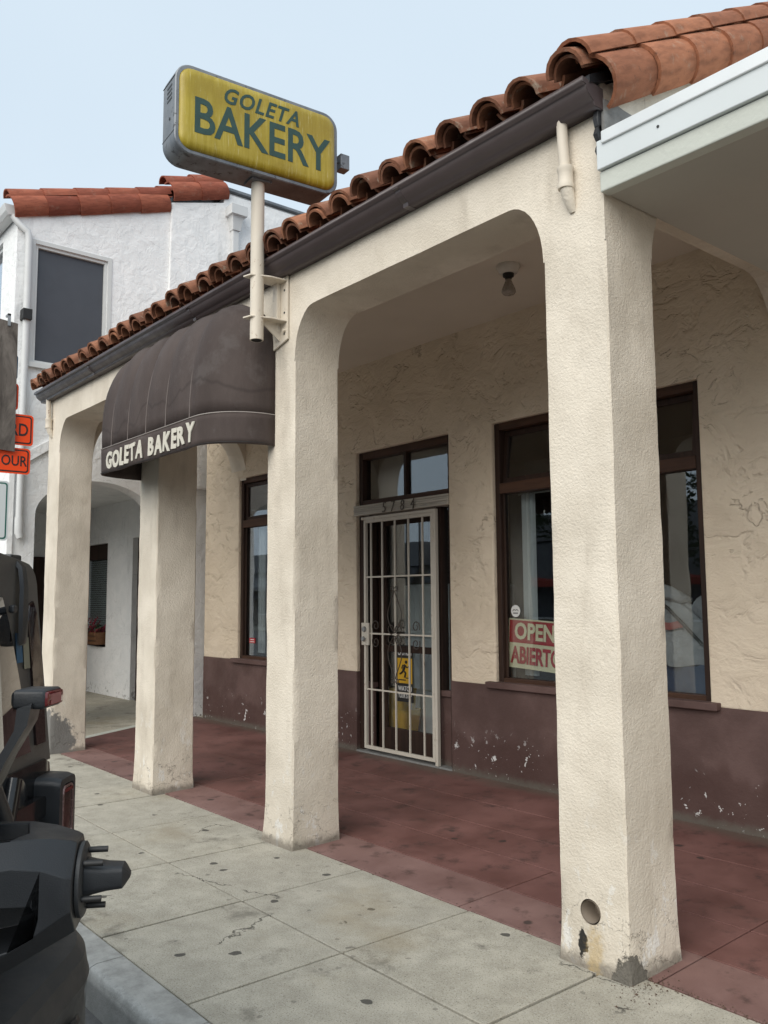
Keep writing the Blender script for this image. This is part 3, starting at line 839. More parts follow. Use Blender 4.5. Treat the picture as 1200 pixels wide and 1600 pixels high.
bar('head_rail', (GX0-.003, GZ1+.017), (GX1+.005, GZ1+.017), .014)
GW = GX1-GX0
VB = [GX0+GW*f for f in (.10, .27, .46, .655, .85)]
for x in VB: bar('bar', (x, GZ0+.029), (x, GZ1-.029), .0075)
for f in (.745, .497, .255):
    z = GZ0+(GZ1-GZ0)*f
    box('cross_bar', (GX0+.029, GY-.0055, z-.0075), (GX1-.029, GY+.0055, z+.0075), 'gate', gate, bevel=.001)
def spiral(cx, cz, r, t0, turns, sg=1, n=22):
    return [(cx+sg*r*(1-.72*i/n)*math.cos(t0+turns*2*PI*i/n), GY-.012, cz+r*(1-.72*i/n)*math.sin(t0+turns*2*PI*i/n)) for i in range(n+1)]
zc = GZ0+(GZ1-GZ0)*.497; xc = VB[2]
for sz in (1, -1):
    for sx in (1, -1):
        # tall pointed heart, drawn as one bent rod that ends in a curl
        pts = []
        for i in range(19):
            t = i/18; pts.append((xc+sx*(.006+.10*math.sin(PI*t**1.35)*(1-.15*t)), GY-.012, zc+sz*(.40-.385*t)))
        a = pts[-1]; pts += [(xc+sx*(.05-.042*math.cos(q)), GY-.012, zc+sz*(.045+.04*math.sin(q))) for q in [PI*1.9*k/12-.6 for k in range(13)]]
        part('scroll', MB().tube(pts, .0045, 6), 'scroll', gate, smooth=60)
        part('scroll', MB().tube([(xc+sx*(.03-.022*math.cos(q)), GY-.012, zc+sz*(.42+.02*math.sin(q))) for q in [2*PI*k/14 for k in range(13)]], .0045, 6), 'scroll', gate, smooth=60)
        cxs = xc+sx*.30*GW+(.02 if sx < 0 else 0)
        part('scroll', MB().tube([(x_, y_, zc+sz*abs(z_-zc)) for x_, y_, z_ in spiral(cxs, zc+.075, .055, -.5, 1.25, sx)], .0045, 6), 'scroll', gate, smooth=60)
box('lock_plate', (GX0-.022, GY-.030, zc-.11), (GX0+.085, GY-.012, zc+.10), 'gate', gate, bevel=.004)
part('lock_knob', MB().lathe([(.0, -.052), (.022, -.050), (.026, -.040), (.026, -.028)], (GX0+.03, GY, zc+.04), 'Y', 16), 'galv', gate, smooth=40)
part('lock_knob', MB().lathe([(.0, -.065), (.02, -.062), (.024, -.048), (.012, -.040), (.012, -.028)], (GX0+.03, GY, zc-.05), 'Y', 16), 'galv', gate, smooth=40)
for z in (.35, 1.2, 2.05): part('hinge', MB().cyl((GX1+.004, GY-.02, z-.05), (GX1+.004, GY-.02, z+.05), .008, n=10), 'gate', gate, smooth=40)

# ------------------------------------------------------------------ bakery roof
roof = part('roof', MB().slab('X', -7.04, .02, [(-.10, 3.665), (-.10, 3.70), (2.6, deck(2.6)), (2.6, deck(2.6)-.04), (.0, deck(0)-.05)]), 'tar', bk)
PIT = math.atan(SL)
def barrel(name, L, r0, r1, th=.014, arc=PI, n=9, mat='tile'):
    mb = MB(); rings = []
    for y, r_ in ((0, r0), (L*.5, (r0+r1)/2+.0015), (L, r1)):
        o_ = [(r_*math.cos(PI/2+arc/2-arc*i/n), y, r_*math.sin(PI/2+arc/2-arc*i/n)) for i in range(n+1)]
        i_ = [((r_-th)*math.cos(PI/2-arc/2+arc*i/n), y, (r_-th)*math.sin(PI/2-arc/2+arc*i/n)) for i in range(n+1)]
        rings.append(o_+i_)
    mb.loft(rings)
    me = mb.mesh(name); me.materials.append(MT[mat])
    for p in me.polygons: p.use_smooth = True
    me.set_sharp_from_angle(angle=R(45))
    return me
NCOL = 31
XC = [-.066-.2323*i for i in range(NCOL)]
capM = [barrel('cap%d' % k, .46, r_, r_-.018, .015, PI*a, mat='tile_old') for k, (r_, a) in enumerate(((.098, 1.0), (.103, .97), (.095, 1.02)))]
capU = barrel('capu', .46, .100, .082, .015, mat='tile')
bst = barrel('booster', .20, .080, .074, .013, mat='tile_old')
pan = barrel('pan', .46, .088, .100, .013, PI*.8, mat='tile_old')
def put_tile(me, name, x, y, off, roll=0, yaw=0, flip=False, rad=0):
    o = bpy.data.objects.new(name, me); COL.objects.link(o); o.parent = roof
    n = Vector((0, -math.sin(PIT), math.cos(PIT)))
    p = Vector((x, y, deck(y)))+n*off
    m = Matrix.Rotation(PIT, 4, 'X') @ Matrix.Rotation(yaw, 4, 'Z') @ Matrix.Rotation(roll, 4, 'Y')
    if flip: m = m @ Matrix.Rotation(PI, 4, 'Y')
    m.translation = p; o.matrix_world = m
    return o
rng = random.Random(5)
for i, x in enumerate(XC):
    jx = rng.uniform(-.012, .012)
    put_tile(rng.choice(capM), 'roof_tile', x+jx, -.125+rng.uniform(-.024, .016), .047+rng.uniform(-.010, .010), rng.uniform(-.12, .12), rng.uniform(-.05, .05))
    put_tile(bst, 'roof_tile', x+jx+rng.uniform(-.006, .006), -.118+rng.uniform(-.008, .008), .036, rng.uniform(-.06, .06), rng.uniform(-.03, .03))
    if i < NCOL-1: put_tile(pan, 'roof_tile', x-.116+rng.uniform(-.008, .008), -.07+rng.uniform(-.012, .012), .078, rng.uniform(-.04, .04), 0, flip=True)
    put_tile(capU, 'roof_tile', x+rng.uniform(-.008, .008), -.125+.37*math.cos(PIT), .062, rng.uniform(-.05, .05), rng.uniform(-.02, .02))
# the covered rows above, seen only as a mass
rest = MB()
def bake(me, x, y, off, flip=False):
    n = Vector((0, -math.sin(PIT), math.cos(PIT))); p = Vector((x, y, deck(y)))+n*off
    m = Matrix.Rotation(PIT, 4, 'X')
    if flip: m = m @ Matrix.Rotation(PI, 4, 'Y')
    m.translation = p
    rest.add([m @ v.co for v in me.vertices], [tuple(q.vertices) for q in me.polygons])
for row in range(2, 8):
    for x in XC:
        bake(capU, x+rng.uniform(-.008, .008), -.125+.37*row*math.cos(PIT), .062)
for row in range(1, 8):
    for x in XC[:-1]: bake(pan, x-.116, -.07+.37*row*math.cos(PIT), .078, True)
stuff(part('roof_tile_field', rest, 'tile', roof, smooth=45))
# raking edge tiles
rakeM = barrel('rake', .50, .128, .112, .016, PI*.94, n=10, mat='tile')
for row in range(8):
    put_tile(rakeM, 'rake_tile', -.012+rng.uniform(-.004, .004), -.075+.385*row*math.cos(PIT), -.055+.012, R(72)+rng.uniform(-.03, .03), rng.uniform(-.015, .015))
    put_tile(capU, 'rake_tile', -.038, -.10+.385*row*math.cos(PIT), .070, rng.uniform(-.04, .04), R(-1))
# gutter
gp = [(.004, 3.672), (.004, 3.578), (-.058, 3.578), (-.062, 3.598), (-.074, 3.603), (-.100, 3.622), (-.112, 3.640), (-.115, 3.653), (-.135, 3.657), (-.135, 3.679), (-.125, 3.679)]
gut = part('gutter', MB().extr('X', -7.07, .012, [(y-.006, z) for y, z in gp], closed=False), 'gutter', bk, smooth=28, solid=.0035)
for x in (-7.072, .0135):
    part('end_cap', MB().slab('X', x-.002, x+.002, [(y-.006, z) for y, z in gp[:-1]]), 'gutter', gut)
for x in (-1.2, -3.6, -5.6): part('joint_sleeve', MB().extr('X', x-.02, x+.02, [(y-.0085, z-.0022) for y, z in gp[1:-2]], closed=False), 'gutter', gut, solid=.003)
def stub(x, k):
    d = part('downpipe', MB().tube([(x, -.045, 3.60), (x, -.042, 3.50), (x+.008, -.036, 3.30)], .024, 14), 'crpipe', bk, smooth=40)
    part('coupling', MB().lathe([(.025, 3.285), (.035, 3.285), (.037, 3.30), (.033, 3.312), (.033, 3.36), (.037, 3.368), (.037, 3.383), (.025, 3.385)], (x+.006, -.036, 0), 'Z', 18), 'crpipe', d, smooth=40)
    part('outlet', MB().tube([(x+.008, -.034, 3.29), (x+.010, -.020, 3.24), (x+.012, .006, 3.19)], [.030, .027, .018], 12), 'front', d, smooth=50)
stub(-.176, 0); stub(-6.90, 1)

# ------------------------------------------------------------------ ceiling lamp
cl = thing('ceiling_lamp', 'bare bulb in a round porcelain holder under the arcade ceiling', 'lamp', (-1.79, 1.392, 3.80))
part('holder', MB().lathe([(.0, .002), (.082, .002), (.084, -.016), (.076, -.028), (.062, -.055), (.05, -.060), (0, -.060)], n=24), 'porc', cl, smooth=40)
part('socket', MB().lathe([(.0, -.058), (.040, -.058), (.038, -.080), (.026, -.084), (.022, -.100), (0, -.100)], n=18), 'black', cl, smooth=40)
part('bulb', MB().lathe([(.0, -.096), (.018, -.098), (.022, -.110), (.036, -.145), (.048, -.175), (.050, -.192), (.040, -.205), (.0, -.210)], n=20), 'bulb', cl, smooth=60)

# ------------------------------------------------------------------ awning
aw = thing('awning', 'domed brown canvas awning lettered in cream over the narrow bay', 'awning', (0, 0, 0))
AX0, AX1, AF, AZV, AZB = -4.64, -2.585, -.385, 2.69, 2.49
def aw_path():
    pts = []
    rl, rr_ = .12, .36
    n = 8
    for i in range(n+1):
        t = PI/2*i/n; pts.append((AX0+rl*(1-math.cos(t)), AF*math.sin(t)))
    m = 48
    for i in range(1, m): pts.append((AX0+rl+(AX1-rr_-AX0-rl)*i/m, AF))
    n = 14
    for i in range(n+1):
        t = PI/2*(1-i/n); pts.append((AX1-rr_*(1-math.cos(t)), AF*math.sin(t)**.9))
    return pts
AP = aw_path()
RIBS = [AX0+.02, -4.33, -4.02, -3.70, -3.38, -3.02, AX1]
def ztop(x):
    d = min(AX1-x, x-AX0)
    a, b = .40, .34
    z = 3.485
    if d < a: z -= b*(1-math.sqrt(max(0, 1-((a-d)/a)**2)))
    return z
def bulge(x):
    for a, b in zip(RIBS[:-1], RIBS[1:]):
        if a <= x <= b: return max(0, math.sin(PI*(x-a)/(b-a)))**.5
    return 0
rings = []
for k in range(19):
    t = k/18*PI/2
    c_, s_ = max(0, math.cos(t))**.82, math.sin(t)**.86
    ring = []
    for x, y in AP:
        bu = bulge(x)*max(0, math.sin(min(t*1.6, PI-.25)) if t < 1.2 else .8) if 0 < k < 18 else 0
        z = AZV+(ztop(x)-AZV)*s_
        wr = .006*noise.noise(Vector((x*4, z*3, 0)))*math.sin(2*t)
        ring.append((x, min(-.003, y*c_-.034*bu*(abs(y)/.385)-wr), z+.036*bu*(abs(y)/.385)*(1 if k < 17 else .6)))
    rings.append(ring)
part('canopy', MB().loft(rings, caps=False, closed=False), 'fabric', aw, smooth=60, solid=.004)
val = []
for k in range(6):
    z = AZV+.006-(AZV-AZB+.006)*k/5
    row = []
    for x, y in AP:
        wv = .010*(k/5)*noise.noise(Vector((x*5, y*5, 3)))*min(1, abs(y)/.1)
        # the flap sags a little at its right hand curve
        row.append((x, y-.006*min(1, abs(y)/.05)+wv, z+.008*(k/5)*noise.noise(Vector((x*3, 0, 9)))))
    val.append(row)
part('valance', MB().loft(val, caps=False, closed=False), 'fabric', aw, smooth=60, solid=.003)
part('piping', MB().tube([(x, y-.009*min(1, abs(y)/.05), AZV+.005) for x, y in AP], .0035, 6), 'thread', aw, smooth=60)
part('piping', MB().tube([(x, y-.008*min(1, abs(y)/.05), AZB+.012) for x, y in AP], .002, 6), 'black', aw, smooth=60)
for k, x in enumerate(RIBS[1:-1]):
    pts = []
    for q in range(15):
        t = q/14*PI/2; pts.append((x, AF*max(0, math.cos(t))**.82-.004, AZV+(ztop(x)-AZV)*math.sin(t)**.86+.002))
    part('rib', MB().tube(pts, .0055, 6), 'seamf', aw, smooth=60)
link('lettering', text_mesh('GOLETA', .675, .150, .006, frame((-4.40, AF-.0135, AZB+.022), (1, 0, .0), (0, 0, 1)), offset=.042, jit=1), 'cream', aw)
link('lettering', text_mesh('BAKERY', .71, .155, .006, frame((-3.635, AF-.0135, AZB+.022), (1, 0, .0), (0, 0, 1)), offset=.042, jit=1), 'cream', aw)

# ------------------------------------------------------------------ pole sign
sg = thing('pole_sign', 'yellow box sign with green lettering on a rusty cream pole', 'sign', (-2.5, -.195, 3.10))
ROTS = R(-5.6)
def polar(mb, mat, name, **kw):
    return part(name, mb, mat, sg, **kw)
part('pole', MB().cyl((0, 0, .035), (0, 0, 1.12), .043, n=24), 'crpipe', sg, smooth=40)
part('pole_end', MB().cyl((0, 0, .033), (0, 0, .037), .034, n=20), 'black', sg)
# wall plate fixed to the pillar face, with two shelf brackets
pl = MB().slab('Y', .178, .190, [(-.095, .015), (.080, .060), (.080, .49), (-.095, .49)])
part('wall_plate', pl, 'crpipe', sg, bevel=.003)
part('channel', MB().box((-.05, .150, .12), (.0, .178, .47)), 'crpipe', sg, bevel=.004)
for z in (.175, .445):
    part('bracket_plate', MB().slab('Z', z, z+.009, [(-.045, -.075), (.02, -.06), (.065, .06), (.075, .180), (-.075, .180), (-.06, .05)]), 'crpipe', sg, bevel=.001)
part('gusset', MB().slab('X', -.012, -.004, [(.02, .175), (.178, .175), (.178, .06)]), 'crpipe', sg)
for x, z in ((.045, .39), (-.06, .33), (.045, .24), (.045, .10), (-.06, .42)):
    part('bolt_hole', MB().cyl((x, .1765, z), (x, .1785, z), .008, n=10), 'blk', sg)
for x, z in ((.055, .455), (.055, .12), (-.05, .40)):
    part('bolt', MB().cyl((x, .160, z), (x, .178, z), .011, n=6), 'crpipe', sg)
part('bolt', MB().cyl((-.055, -.01, .245), (-.035, 0, .235), .012, n=8), 'galv', sg)
# cabinet, in its own turned frame: local y along the face, x towards the viewer side
cab = bpy.data.objects.new('cabinet', None); COL.objects.link(cab); cab.parent = sg
cab.rotation_euler = (0, 0, ROTS); cab.location = (0, 0, 1.37)
def rrect(y0, y1, z0, z1, r_, n=7):
    pts = []
    for cy_, cz_, a0 in ((y1-r_, z1-r_, 0), (y0+r_, z1-r_, PI/2), (y0+r_, z0+r_, PI), (y1-r_, z0+r_, 3*PI/2)):
        for i in range(n+1):
            a = a0+PI/2*i/n; pts.append((cy_+r_*math.cos(a), cz_+r_*math.sin(a)))
    return pts
CY0, CY1, CZ0, CZ1, CT = -.600, .535, -.290, .278, .105
def ringx(x, d, r_): return [(x, a, b) for a, b in rrect(CY0+d, CY1-d, CZ0+d, CZ1-d, r_)]
part('shell', MB().loft([ringx(-CT+.0, .006, .10), ringx(-CT+.006, 0, .105), ringx(CT-.006, 0, .105), ringx(CT, .006, .10), ringx(CT, .024, .085), ringx(CT-.02, .026, .083)], caps=False), 'metal', cab, smooth=40)
for sx in (1, -1):
    fc = MB().loft([ringx(sx*(CT-.025), .024, .085), ringx(sx*(CT+.004), .026, .083), ringx(sx*(CT+.020), .042, .070), ringx(sx*(CT+.026), .075, .05), ringx(sx*(CT+.027), .12, .02)])
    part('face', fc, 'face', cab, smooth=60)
FX = CT+.0275
for word, w_, h_, y_, z_, off, sh in (('GOLETA', .52, .108, -.295, .090, .020, .32), ('BAKERY', .945, .228, -.485, -.158, .016, 0.0)):
    for sx in (1, -1):
        M_ = frame((sx*FX, sx*y_ if sx > 0 else -y_+0.0, z_), (0, sx, 0), (0, 0, 1))
        link('lettering', text_mesh(word, w_, h_, .003, M_, offset=off, shear=sh, spacing=1.12 if sh else 1.0), 'tgreen', cab)
for k in range(4):
    part('vent_slot', MB().box((-.03, CY0-.002, .06+.028*k), (.05, CY0+.004, .072+.028*k)), 'blk', cab)
part('screw', MB().cyl((.02, CY0-.004, -.06), (.02, CY0+.002, -.06), .009, n=10), 'blk', cab)
part('corner_seam', MB().box((-CT-.001, CY0-.0015, .185), (CT-.006, CY0+.01, .190)), 'blk', cab)
part('corner_seam', MB().box((-CT-.001, CY0-.0015, -.165), (CT-.006, CY0+.01, -.160)), 'blk', cab)
part('hub_plate', MB().box((-.06, -.07, CZ0-.012), (.06, .07, CZ0+.004)), 'metal', cab)
part('junction_box', MB().box((.0, CY1+.045, -.055), (.075, CY1+.115, .05)), 'metal', cab, bevel=.004)
part('conduit', MB().cyl((.03, CY1-.01, .0), (.03, CY1+.05, .0), .009, n=10), 'metal', cab, smooth=40)

# ------------------------------------------------------------------ signs and things in the shop front
op = thing('open_sign', 'curled red and cream sign reading OPEN ABIERTO behind the window pane', 'sign', (-2.675, WY+.105, .865))
def curl(x0, x1, z0, z1, y, wav, n=14):
    vs = []; 
    for k in range(2):
        for i in range(n+1):
            x = x0+(x1-x0)*i/n; vs.append((x, y+wav*math.sin(i/n*PI), z0 if k == 0 else z1))
    return MB().add(vs, [(i, i+1, n+2+i, n+1+i) for i in range(n)])
part('board', curl(.0, .58, .085, .475, .0, .012), 'creams', op, solid=.003)
part('red_field', curl(.012, .568, .285, .463, -.0035, .012), 'reds', op, solid=.002)
link('lettering', text_mesh('OPEN', .40, .135, .002, frame((.068, -.006, .312), (1, .02, 0), (0, 0, 1)), offset=.03), 'creams', op)
link('lettering', text_mesh('ABIERTO', .50, .14, .002, frame((.028, -.004, .12), (1, .02, 0), (0, 0, 1)), offset=.03), 'reds', op)
op.rotation_euler = (0, R(3), 0)

ca = thing('caution_sign', 'yellow and black CAUTION WATCH YOUR STEP sign behind the gate', 'sign', (-4.11, WY+.155, .55))
part('board', MB().box((0, -.004, 0), (.23, -.001, .52)), 'blk', ca)
part('yellow_field', MB().box((.012, -.006, .17), (.218, -.0035, .40)), 'yel', ca)
for t, z, h_ in (('CAUTION', .425, .06), ('WATCH', .100, .045), ('YOUR STEP', .035, .045)):
    link('lettering', text_mesh(t, .19, h_, .002, frame((.02, -.007, z), (1, 0, 0), (0, 0, 1)), offset=.015), 'wht', ca)
fig = MB().tube([(.10, -.008, .29), (.125, -.008, .34)], .013, 8).cyl((.137, -.0095, .365), (.137, -.006, .365), .016, n=12).tube([(.10, -.008, .29), (.13, -.008, .265), (.118, -.008, .225)], .009, 6).tube([(.10, -.008, .29), (.075, -.008, .265), (.05, -.008, .255)], .009, 6).tube([(.12, -.008, .335), (.15, -.008, .315), (.17, -.008, .325)], .006, 6).tube([(.12, -.008, .335), (.09, -.008, .335), (.075, -.008, .305)], .006, 6)
fig.box((.03, -.008, .195), (.13, -.0055, .205)); fig.box((.13, -.008, .215), (.20, -.0055, .225))
part('figure', fig, 'blk', ca)
stk = thing('window_sticker', 'small round white sticker high beside the OPEN sign', 'sticker', (-2.555, WY+.078, 1.395))
part('disc', MB().lathe([(0, 0), (.048, 0), (.048, .0015), (0, .0015)], axis='Y', n=20), 'wht', stk)
part('print', MB().tube([(-.03, -.0008, .0), (-.015, -.0008, .014), (.0, -.0008, .004), (.015, -.0008, .014), (.03, -.0008, .0)], .003, 5).box((-.025, -.002, -.02), (.025, .0, -.012)), 'blk', stk)
st2 = thing('window_sticker', 'small red sticker low on the narrow shop window', 'sticker', (-6.66, WY+.078, 1.0))
part('backing', MB().box((0, -.0015, 0), (.13, 0, .06)), 'reds', st2)
part('print', MB().box((.015, -.003, .012), (.115, -.0012, .020)).box((.025, -.003, .036), (.105, -.0012, .046)), 'wht', st2)
# vertical blind edge / curtain post inside windows
cu = thing('curtain', 'pale curtain strip at the side of the wide shop window', 'curtain', (-2.60, WY+.23, .85))
vs = [(.012*math.sin(i*1.3)*.0+.13*i/12, .018*math.sin(i*1.7), z) for z in (.03, 1.5) for i in range(13)]
part('cloth', MB().add(vs, [(i, i+1, 14+i, 13+i) for i in range(12)]), 'fridge', cu, solid=.003)
part('rod', MB().cyl((-.03, 0, 1.5), (.5, 0, 1.5), .008, n=8), 'galv', cu)
cu2 = thing('curtain', 'pale curtain strip at the side of the narrow shop window', 'curtain', (-6.72, WY+.23, .85))
part('cloth', MB().add(vs, [(i, i+1, 14+i, 13+i) for i in range(12)]), 'fridge', cu2, solid=.003)
part('rod', MB().cyl((-.03, 0, 1.5), (.5, 0, 1.5), .008, n=8), 'galv', cu2)
# cold drinks cabinet just inside the door
rf = thing('refrigerator', 'white refrigerator standing inside the doorway', 'refrigerator', (-4.45, 2.75, .09))
part('cabinet', MB().box((0, 0, .05), (.82, .7, 1.55)), 'fridge', rf, bevel=.015)
part('door', MB().box((.01, -.05, .08), (.81, -.004, 1.02)), 'fridge', rf, bevel=.012)
part('door', MB().box((.01, -.05, 1.04), (.81, -.004, 1.54)), 'fridge', rf, bevel=.012)
part('handle', MB().box((.74, -.09, .75), (.77, -.05, 1.0)), 'galv', rf, bevel=.006)
for x, y in ((.06, .06), (.76, .06), (.06, .64), (.76, .64)): part('foot', MB().cyl((x, y, 0), (x, y, .052), .025, n=10), 'black', rf)
# wet floor cone board, yellow, on the fridge side
yb = thing('yellow_bucket', 'yellow mop bucket on the floor inside the doorway', 'bucket', (-4.28, 2.53, .09))
part('tub', MB().loft([[(x*.8, y*.8, 0) for x, y in rrect(-.14, .14, -.11, .11, .04)], [(x, y, .36) for x, y in rrect(-.16, .16, -.13, .13, .05)], [(x*.93, y*.93, .36) for x, y in rrect(-.16, .16, -.13, .13, .05)], [(x*.76, y*.76, .02) for x, y in rrect(-.14, .14, -.11, .11, .04)]]), 'yel', yb, smooth=40)
part('wringer', MB().loft([[(x*.7, y*.9, .34) for x, y in rrect(-.14, .14, -.11, .11, .04)], [(x*.85, y, .55) for x, y in rrect(-.14, .14, -.11, .11, .05)]]), 'yel', yb, smooth=40)
part('handle', MB().tube([(-.13, 0, .36), (-.13, 0, .62), (0, 0, .70), (.13, 0, .62), (.13, 0, .36)], .009, 8), 'galv', yb, smooth=60)
# clothing hanging in the wide window
sw = thing('sweatshirt', 'grey sweatshirt with a coral print draped on a display rail in the window', 'sweatshirt', (-1.25, WY+.36, 1.06))
def blob(prof, n=48, sy=.30, seed=0):
    rings = []
    for k, (z, w_, xo, dz) in enumerate(prof):
        ring = []
        for i in range(n):
            a = 2*PI*i/n; fold = 1+.10*math.sin(7*a+k*.35)*(1-z*.9)+.16*noise.noise(Vector((math.cos(a)*2.2, math.sin(a)*2.2, k*.33+seed)))+.07*noise.noise(Vector((math.cos(a)*6, math.sin(a)*6, k*.5)))
            ring.append((xo+w_*math.cos(a)*(1+.3*(fold-1)), sy*w_*math.sin(a)*fold*1.25, z-dz*math.cos(a)+.012*math.sin(5*a+k)))
        rings.append(ring)
    return MB().loft(rings)
part('torso', blob([(-.03, .29, 0, 0), (.02, .30, 0, 0), (.08, .295, 0, 0), (.14, .285, .0, .01), (.20, .275, .0, .02), (.26, .265, -.01, .03), (.32, .25, -.02, .045), (.37, .225, -.03, .06), (.41, .18, -.05, .06), (.44, .12, -.07, .05), (.46, .09, -.09, .03)]), 'cloth', sw, smooth=80)
part('hood', MB().tube([(-.20, .02, .46), (-.15, -.07, .50), (-.05, -.09, .47), (.03, -.06, .43), (.05, .03, .42)], [.03, .045, .05, .04, .02], 12), 'cloth', sw, smooth=80)
part('strap', MB().tube([(-.14, -.135, .44), (-.02, -.15, .36), (.10, -.14, .24), (.2, -.11, .12)], .012, 6), 'blk', sw, smooth=60)
def slv(sx): return MB().tube([(sx*.17, -.01, .38), (sx*.25, -.05, .33), (sx*.30, -.08, .25), (sx*.315, -.06, .17), (sx*.335, -.07, .10), (sx*.33, -.04, .03), (sx*.345, -.04, -.03)], [.09, .088, .07, .075, .058, .06, .045], 14)
part('sleeve', slv(1), 'cloth', sw, smooth=80)
part('sleeve', slv(-1), 'cloth', sw, smooth=80)
part('print', MB().add([(-.17+.24*i/8, -.118-.020*math.sin(PI*i/8)+.006*math.sin(i*2), z+.010*math.sin(i)) for z in (.22, .25, .27) for i in range(9)], [(i+9*q, i+1+9*q, 10+i+9*q, 9+i+9*q) for i in range(8) for q in range(2)]), 'clothp', sw, solid=.004)
ra = thing('clothes_table', 'blue draped display table under the sweatshirt in the window', 'table', (-1.25, WY+.55, .09))
part('top', MB().box((-.75, -.26, .90), (.75, .3, .955)), 'denim', ra, bevel=.01)
part('drape', MB().loft([[(-.75, -.27+.012*math.sin(i*1.9), z) if False else (-.75+1.5*i/30, -.272+.012*math.sin(i*1.9), z) for i in range(31)] for z in (.55, .95)], caps=False, closed=False), 'denim', ra, solid=.006, smooth=60)
for x in (-.68, .68):
    for y in (-.2, .24): part('leg', MB().box((x-.025, y-.025, 0), (x+.025, y+.025, .90)), 'wood', ra)
fl = thing('string_lights', 'string of small clear bulbs hanging behind the shop window', 'string lights', (-2.3, WY+.3, 1.4))
def sl(i): return (-.12+.5*i/10, .04*math.sin(i), .80-.10*math.sin(i*.9)-.05*i)
part('wire', MB().tube([sl(i*.5) for i in range(21)], .002, 5), 'black', fl)
for i in range(11):
    q = sl(i); part('bulb', MB().lathe([(0, -.018), (.007, -.012), (.008, 0), (.004, .008), (0, .009)], q, 'Z', 8), 'wht', fl, smooth=60)
part('hook', MB().cyl(sl(0), (sl(0)[0], sl(0)[1], 1.80), .0015, n=5), 'black', fl)

# ------------------------------------------------------------------ pale canopy of the shop to the right
cn = thing('canopy_building', 'neighbouring shop with flat pale canopy and white fascia boards', 'building')
box('soffit_slab', (.006, .03, 3.21), (5.5, 2.6, 3.27), 'soffit', cn, bevel=.004)
box('lower_fascia', (.004, -.03, 3.205), (5.5, .03, 3.295), 'canopyg', cn, bevel=.006)
box('fascia_board', (.004, -.048, 3.297), (5.5, .03, 3.425), 'canopyw', cn, bevel=.004)
box('flashing', (.035, -.058, 3.40), (5.5, .03, 3.455), 'canopyf', cn, bevel=.004)
box('canopy_top', (.006, .03, 3.27), (5.5, 2.6, 3.42), 'canopyw', cn)
box('wall', (.34, WY+.35, -.1), (5.5, WY+.6, 4.4), 'wall', cn)
box('pillar', (2.9, .0, -.05), (3.22, .33, 3.21), 'front', cn, bevel=.015)
for x in (1.24,): part('screw', MB().cyl((x, -.0505, 3.345), (x, -.047, 3.345), .005, n=8), 'blk', cn)
part('screw', MB().cyl((.30, -.051, 3.36), (.30, -.047, 3.36), .006, n=8), 'blk', cn)

# ------------------------------------------------------------------ white two-storey neighbour
wb = thing('white_building', 'white stucco two-storey building with red clay tile roof edge', 'building')
WX = -7.80
def roofz(y): return 5.93+.325*(y+.16)
arch = []
AC, AA, AB, AZ = .86, .72, .44, 2.46
arch = [(AC-AA, -.1), (AC+AA+.0, -.1)]+[(AC+AA*math.cos(t), AZ+AB*math.sin(t)) for t in [PI*i/20 for i in range(21)]]
WBW = (.045, .90, 4.20, 5.60)
outer = [(-.16, -.1), (AC-AA, -.1), (AC-AA, AZ)]+[(AC+AA*math.cos(t), AZ+AB*math.sin(t)) for t in [PI-PI*i/20 for i in range(1, 20)]]+[(AC+AA, AZ), (AC+AA, -.1), (9, -.1), (9, 7.02), (2.45, 6.98), (2.45, 6.80), (1.72, 6.60), (1.60, roofz(1.6)), (-.16, roofz(-.16))]
part('side_wall', MB().slab('X', WX-.25, WX, outer, [rect(*WBW)]), 'wstucco', wb)
part('wall_pier', MB().slab('X', WX, WX+.045, [(1.64, 2.9), (9, 2.9), (9, 6.98), (2.45, 6.94), (2.45, 6.80), (1.70, 6.58)]), 'wstucco', wb, bevel=.012)
part('coping', MB().slab('X', WX-.27, WX+.07, [(2.46, 6.985), (9, 7.025), (9, 7.06), (2.46, 7.02)]), 'metal', wb)
# trim round the arch corner
part('corner_trim', MB().slab('X', WX, WX+.035, [(-.165, 2.0), (-.10, 2.0), (-.10, 2.95), (.55, 3.42), (.55, 3.52), (-.165, 3.05)]), 'wstucco', wb, bevel=.008)
part('front_wall', MB().slab('Y', -.16, .09, [(-14, 3.0), (WX-.25, 3.0), (WX-.25, roofz(-.16)), (-14, roofz(-.16))], [rect(-10.2, -8.35, 4.25, 5.75)]), 'wstucco', wb)
for a, b in ((-9.3, WX-.25), (-14, -10.6)): box('widened_front_pier', (a, -.16, -.1), (b, .09, 3.0), 'wstucco', wb, bevel=.012)  # front piers broadened out of view to block light and darken the arcade
# arcade back wall with window and door
part('arcade_wall', MB().slab('Y', 2.26, 2.45, [(-14, -.1), (-10.03, -.1), (-10.03, 2.42), (-9.2, 2.42), (-9.2, -.1), (WX-.25, -.1), (WX-.25, 3.1), (-14, 3.1)], [rect(-12.2, -10.98, .78, 2.40)]), 'wstucco', wb)
box('arcade_ceiling', (-14, .09, 3.0), (WX-.25, 2.3, 3.1), 'wstucco', wb)
box('arcade_end', (-13.2, .09, -.1), (-13.0, 2.3, 3.05), 'wstucco', wb)
box('end_door', (-13.0, 1.1, .04), (-12.95, 2.0, 2.25), 'wood', wb)
box('door', (-10.03, 2.34, .04), (-9.2, 2.39, 2.42), 'wood', wb)
wf = bpy.data.objects.new('window', None); COL.objects.link(wf); wf.parent = wb
for q in ((-12.2, -12.15, .78, 2.40), (-11.03, -10.98, .78, 2.40), (-12.15, -11.03, 2.16, 2.40), (-12.15, -11.03, .78, .82)):
    box('frame', (q[0], 2.33, q[2]), (q[1], 2.40, q[3]), 'wood', wf)
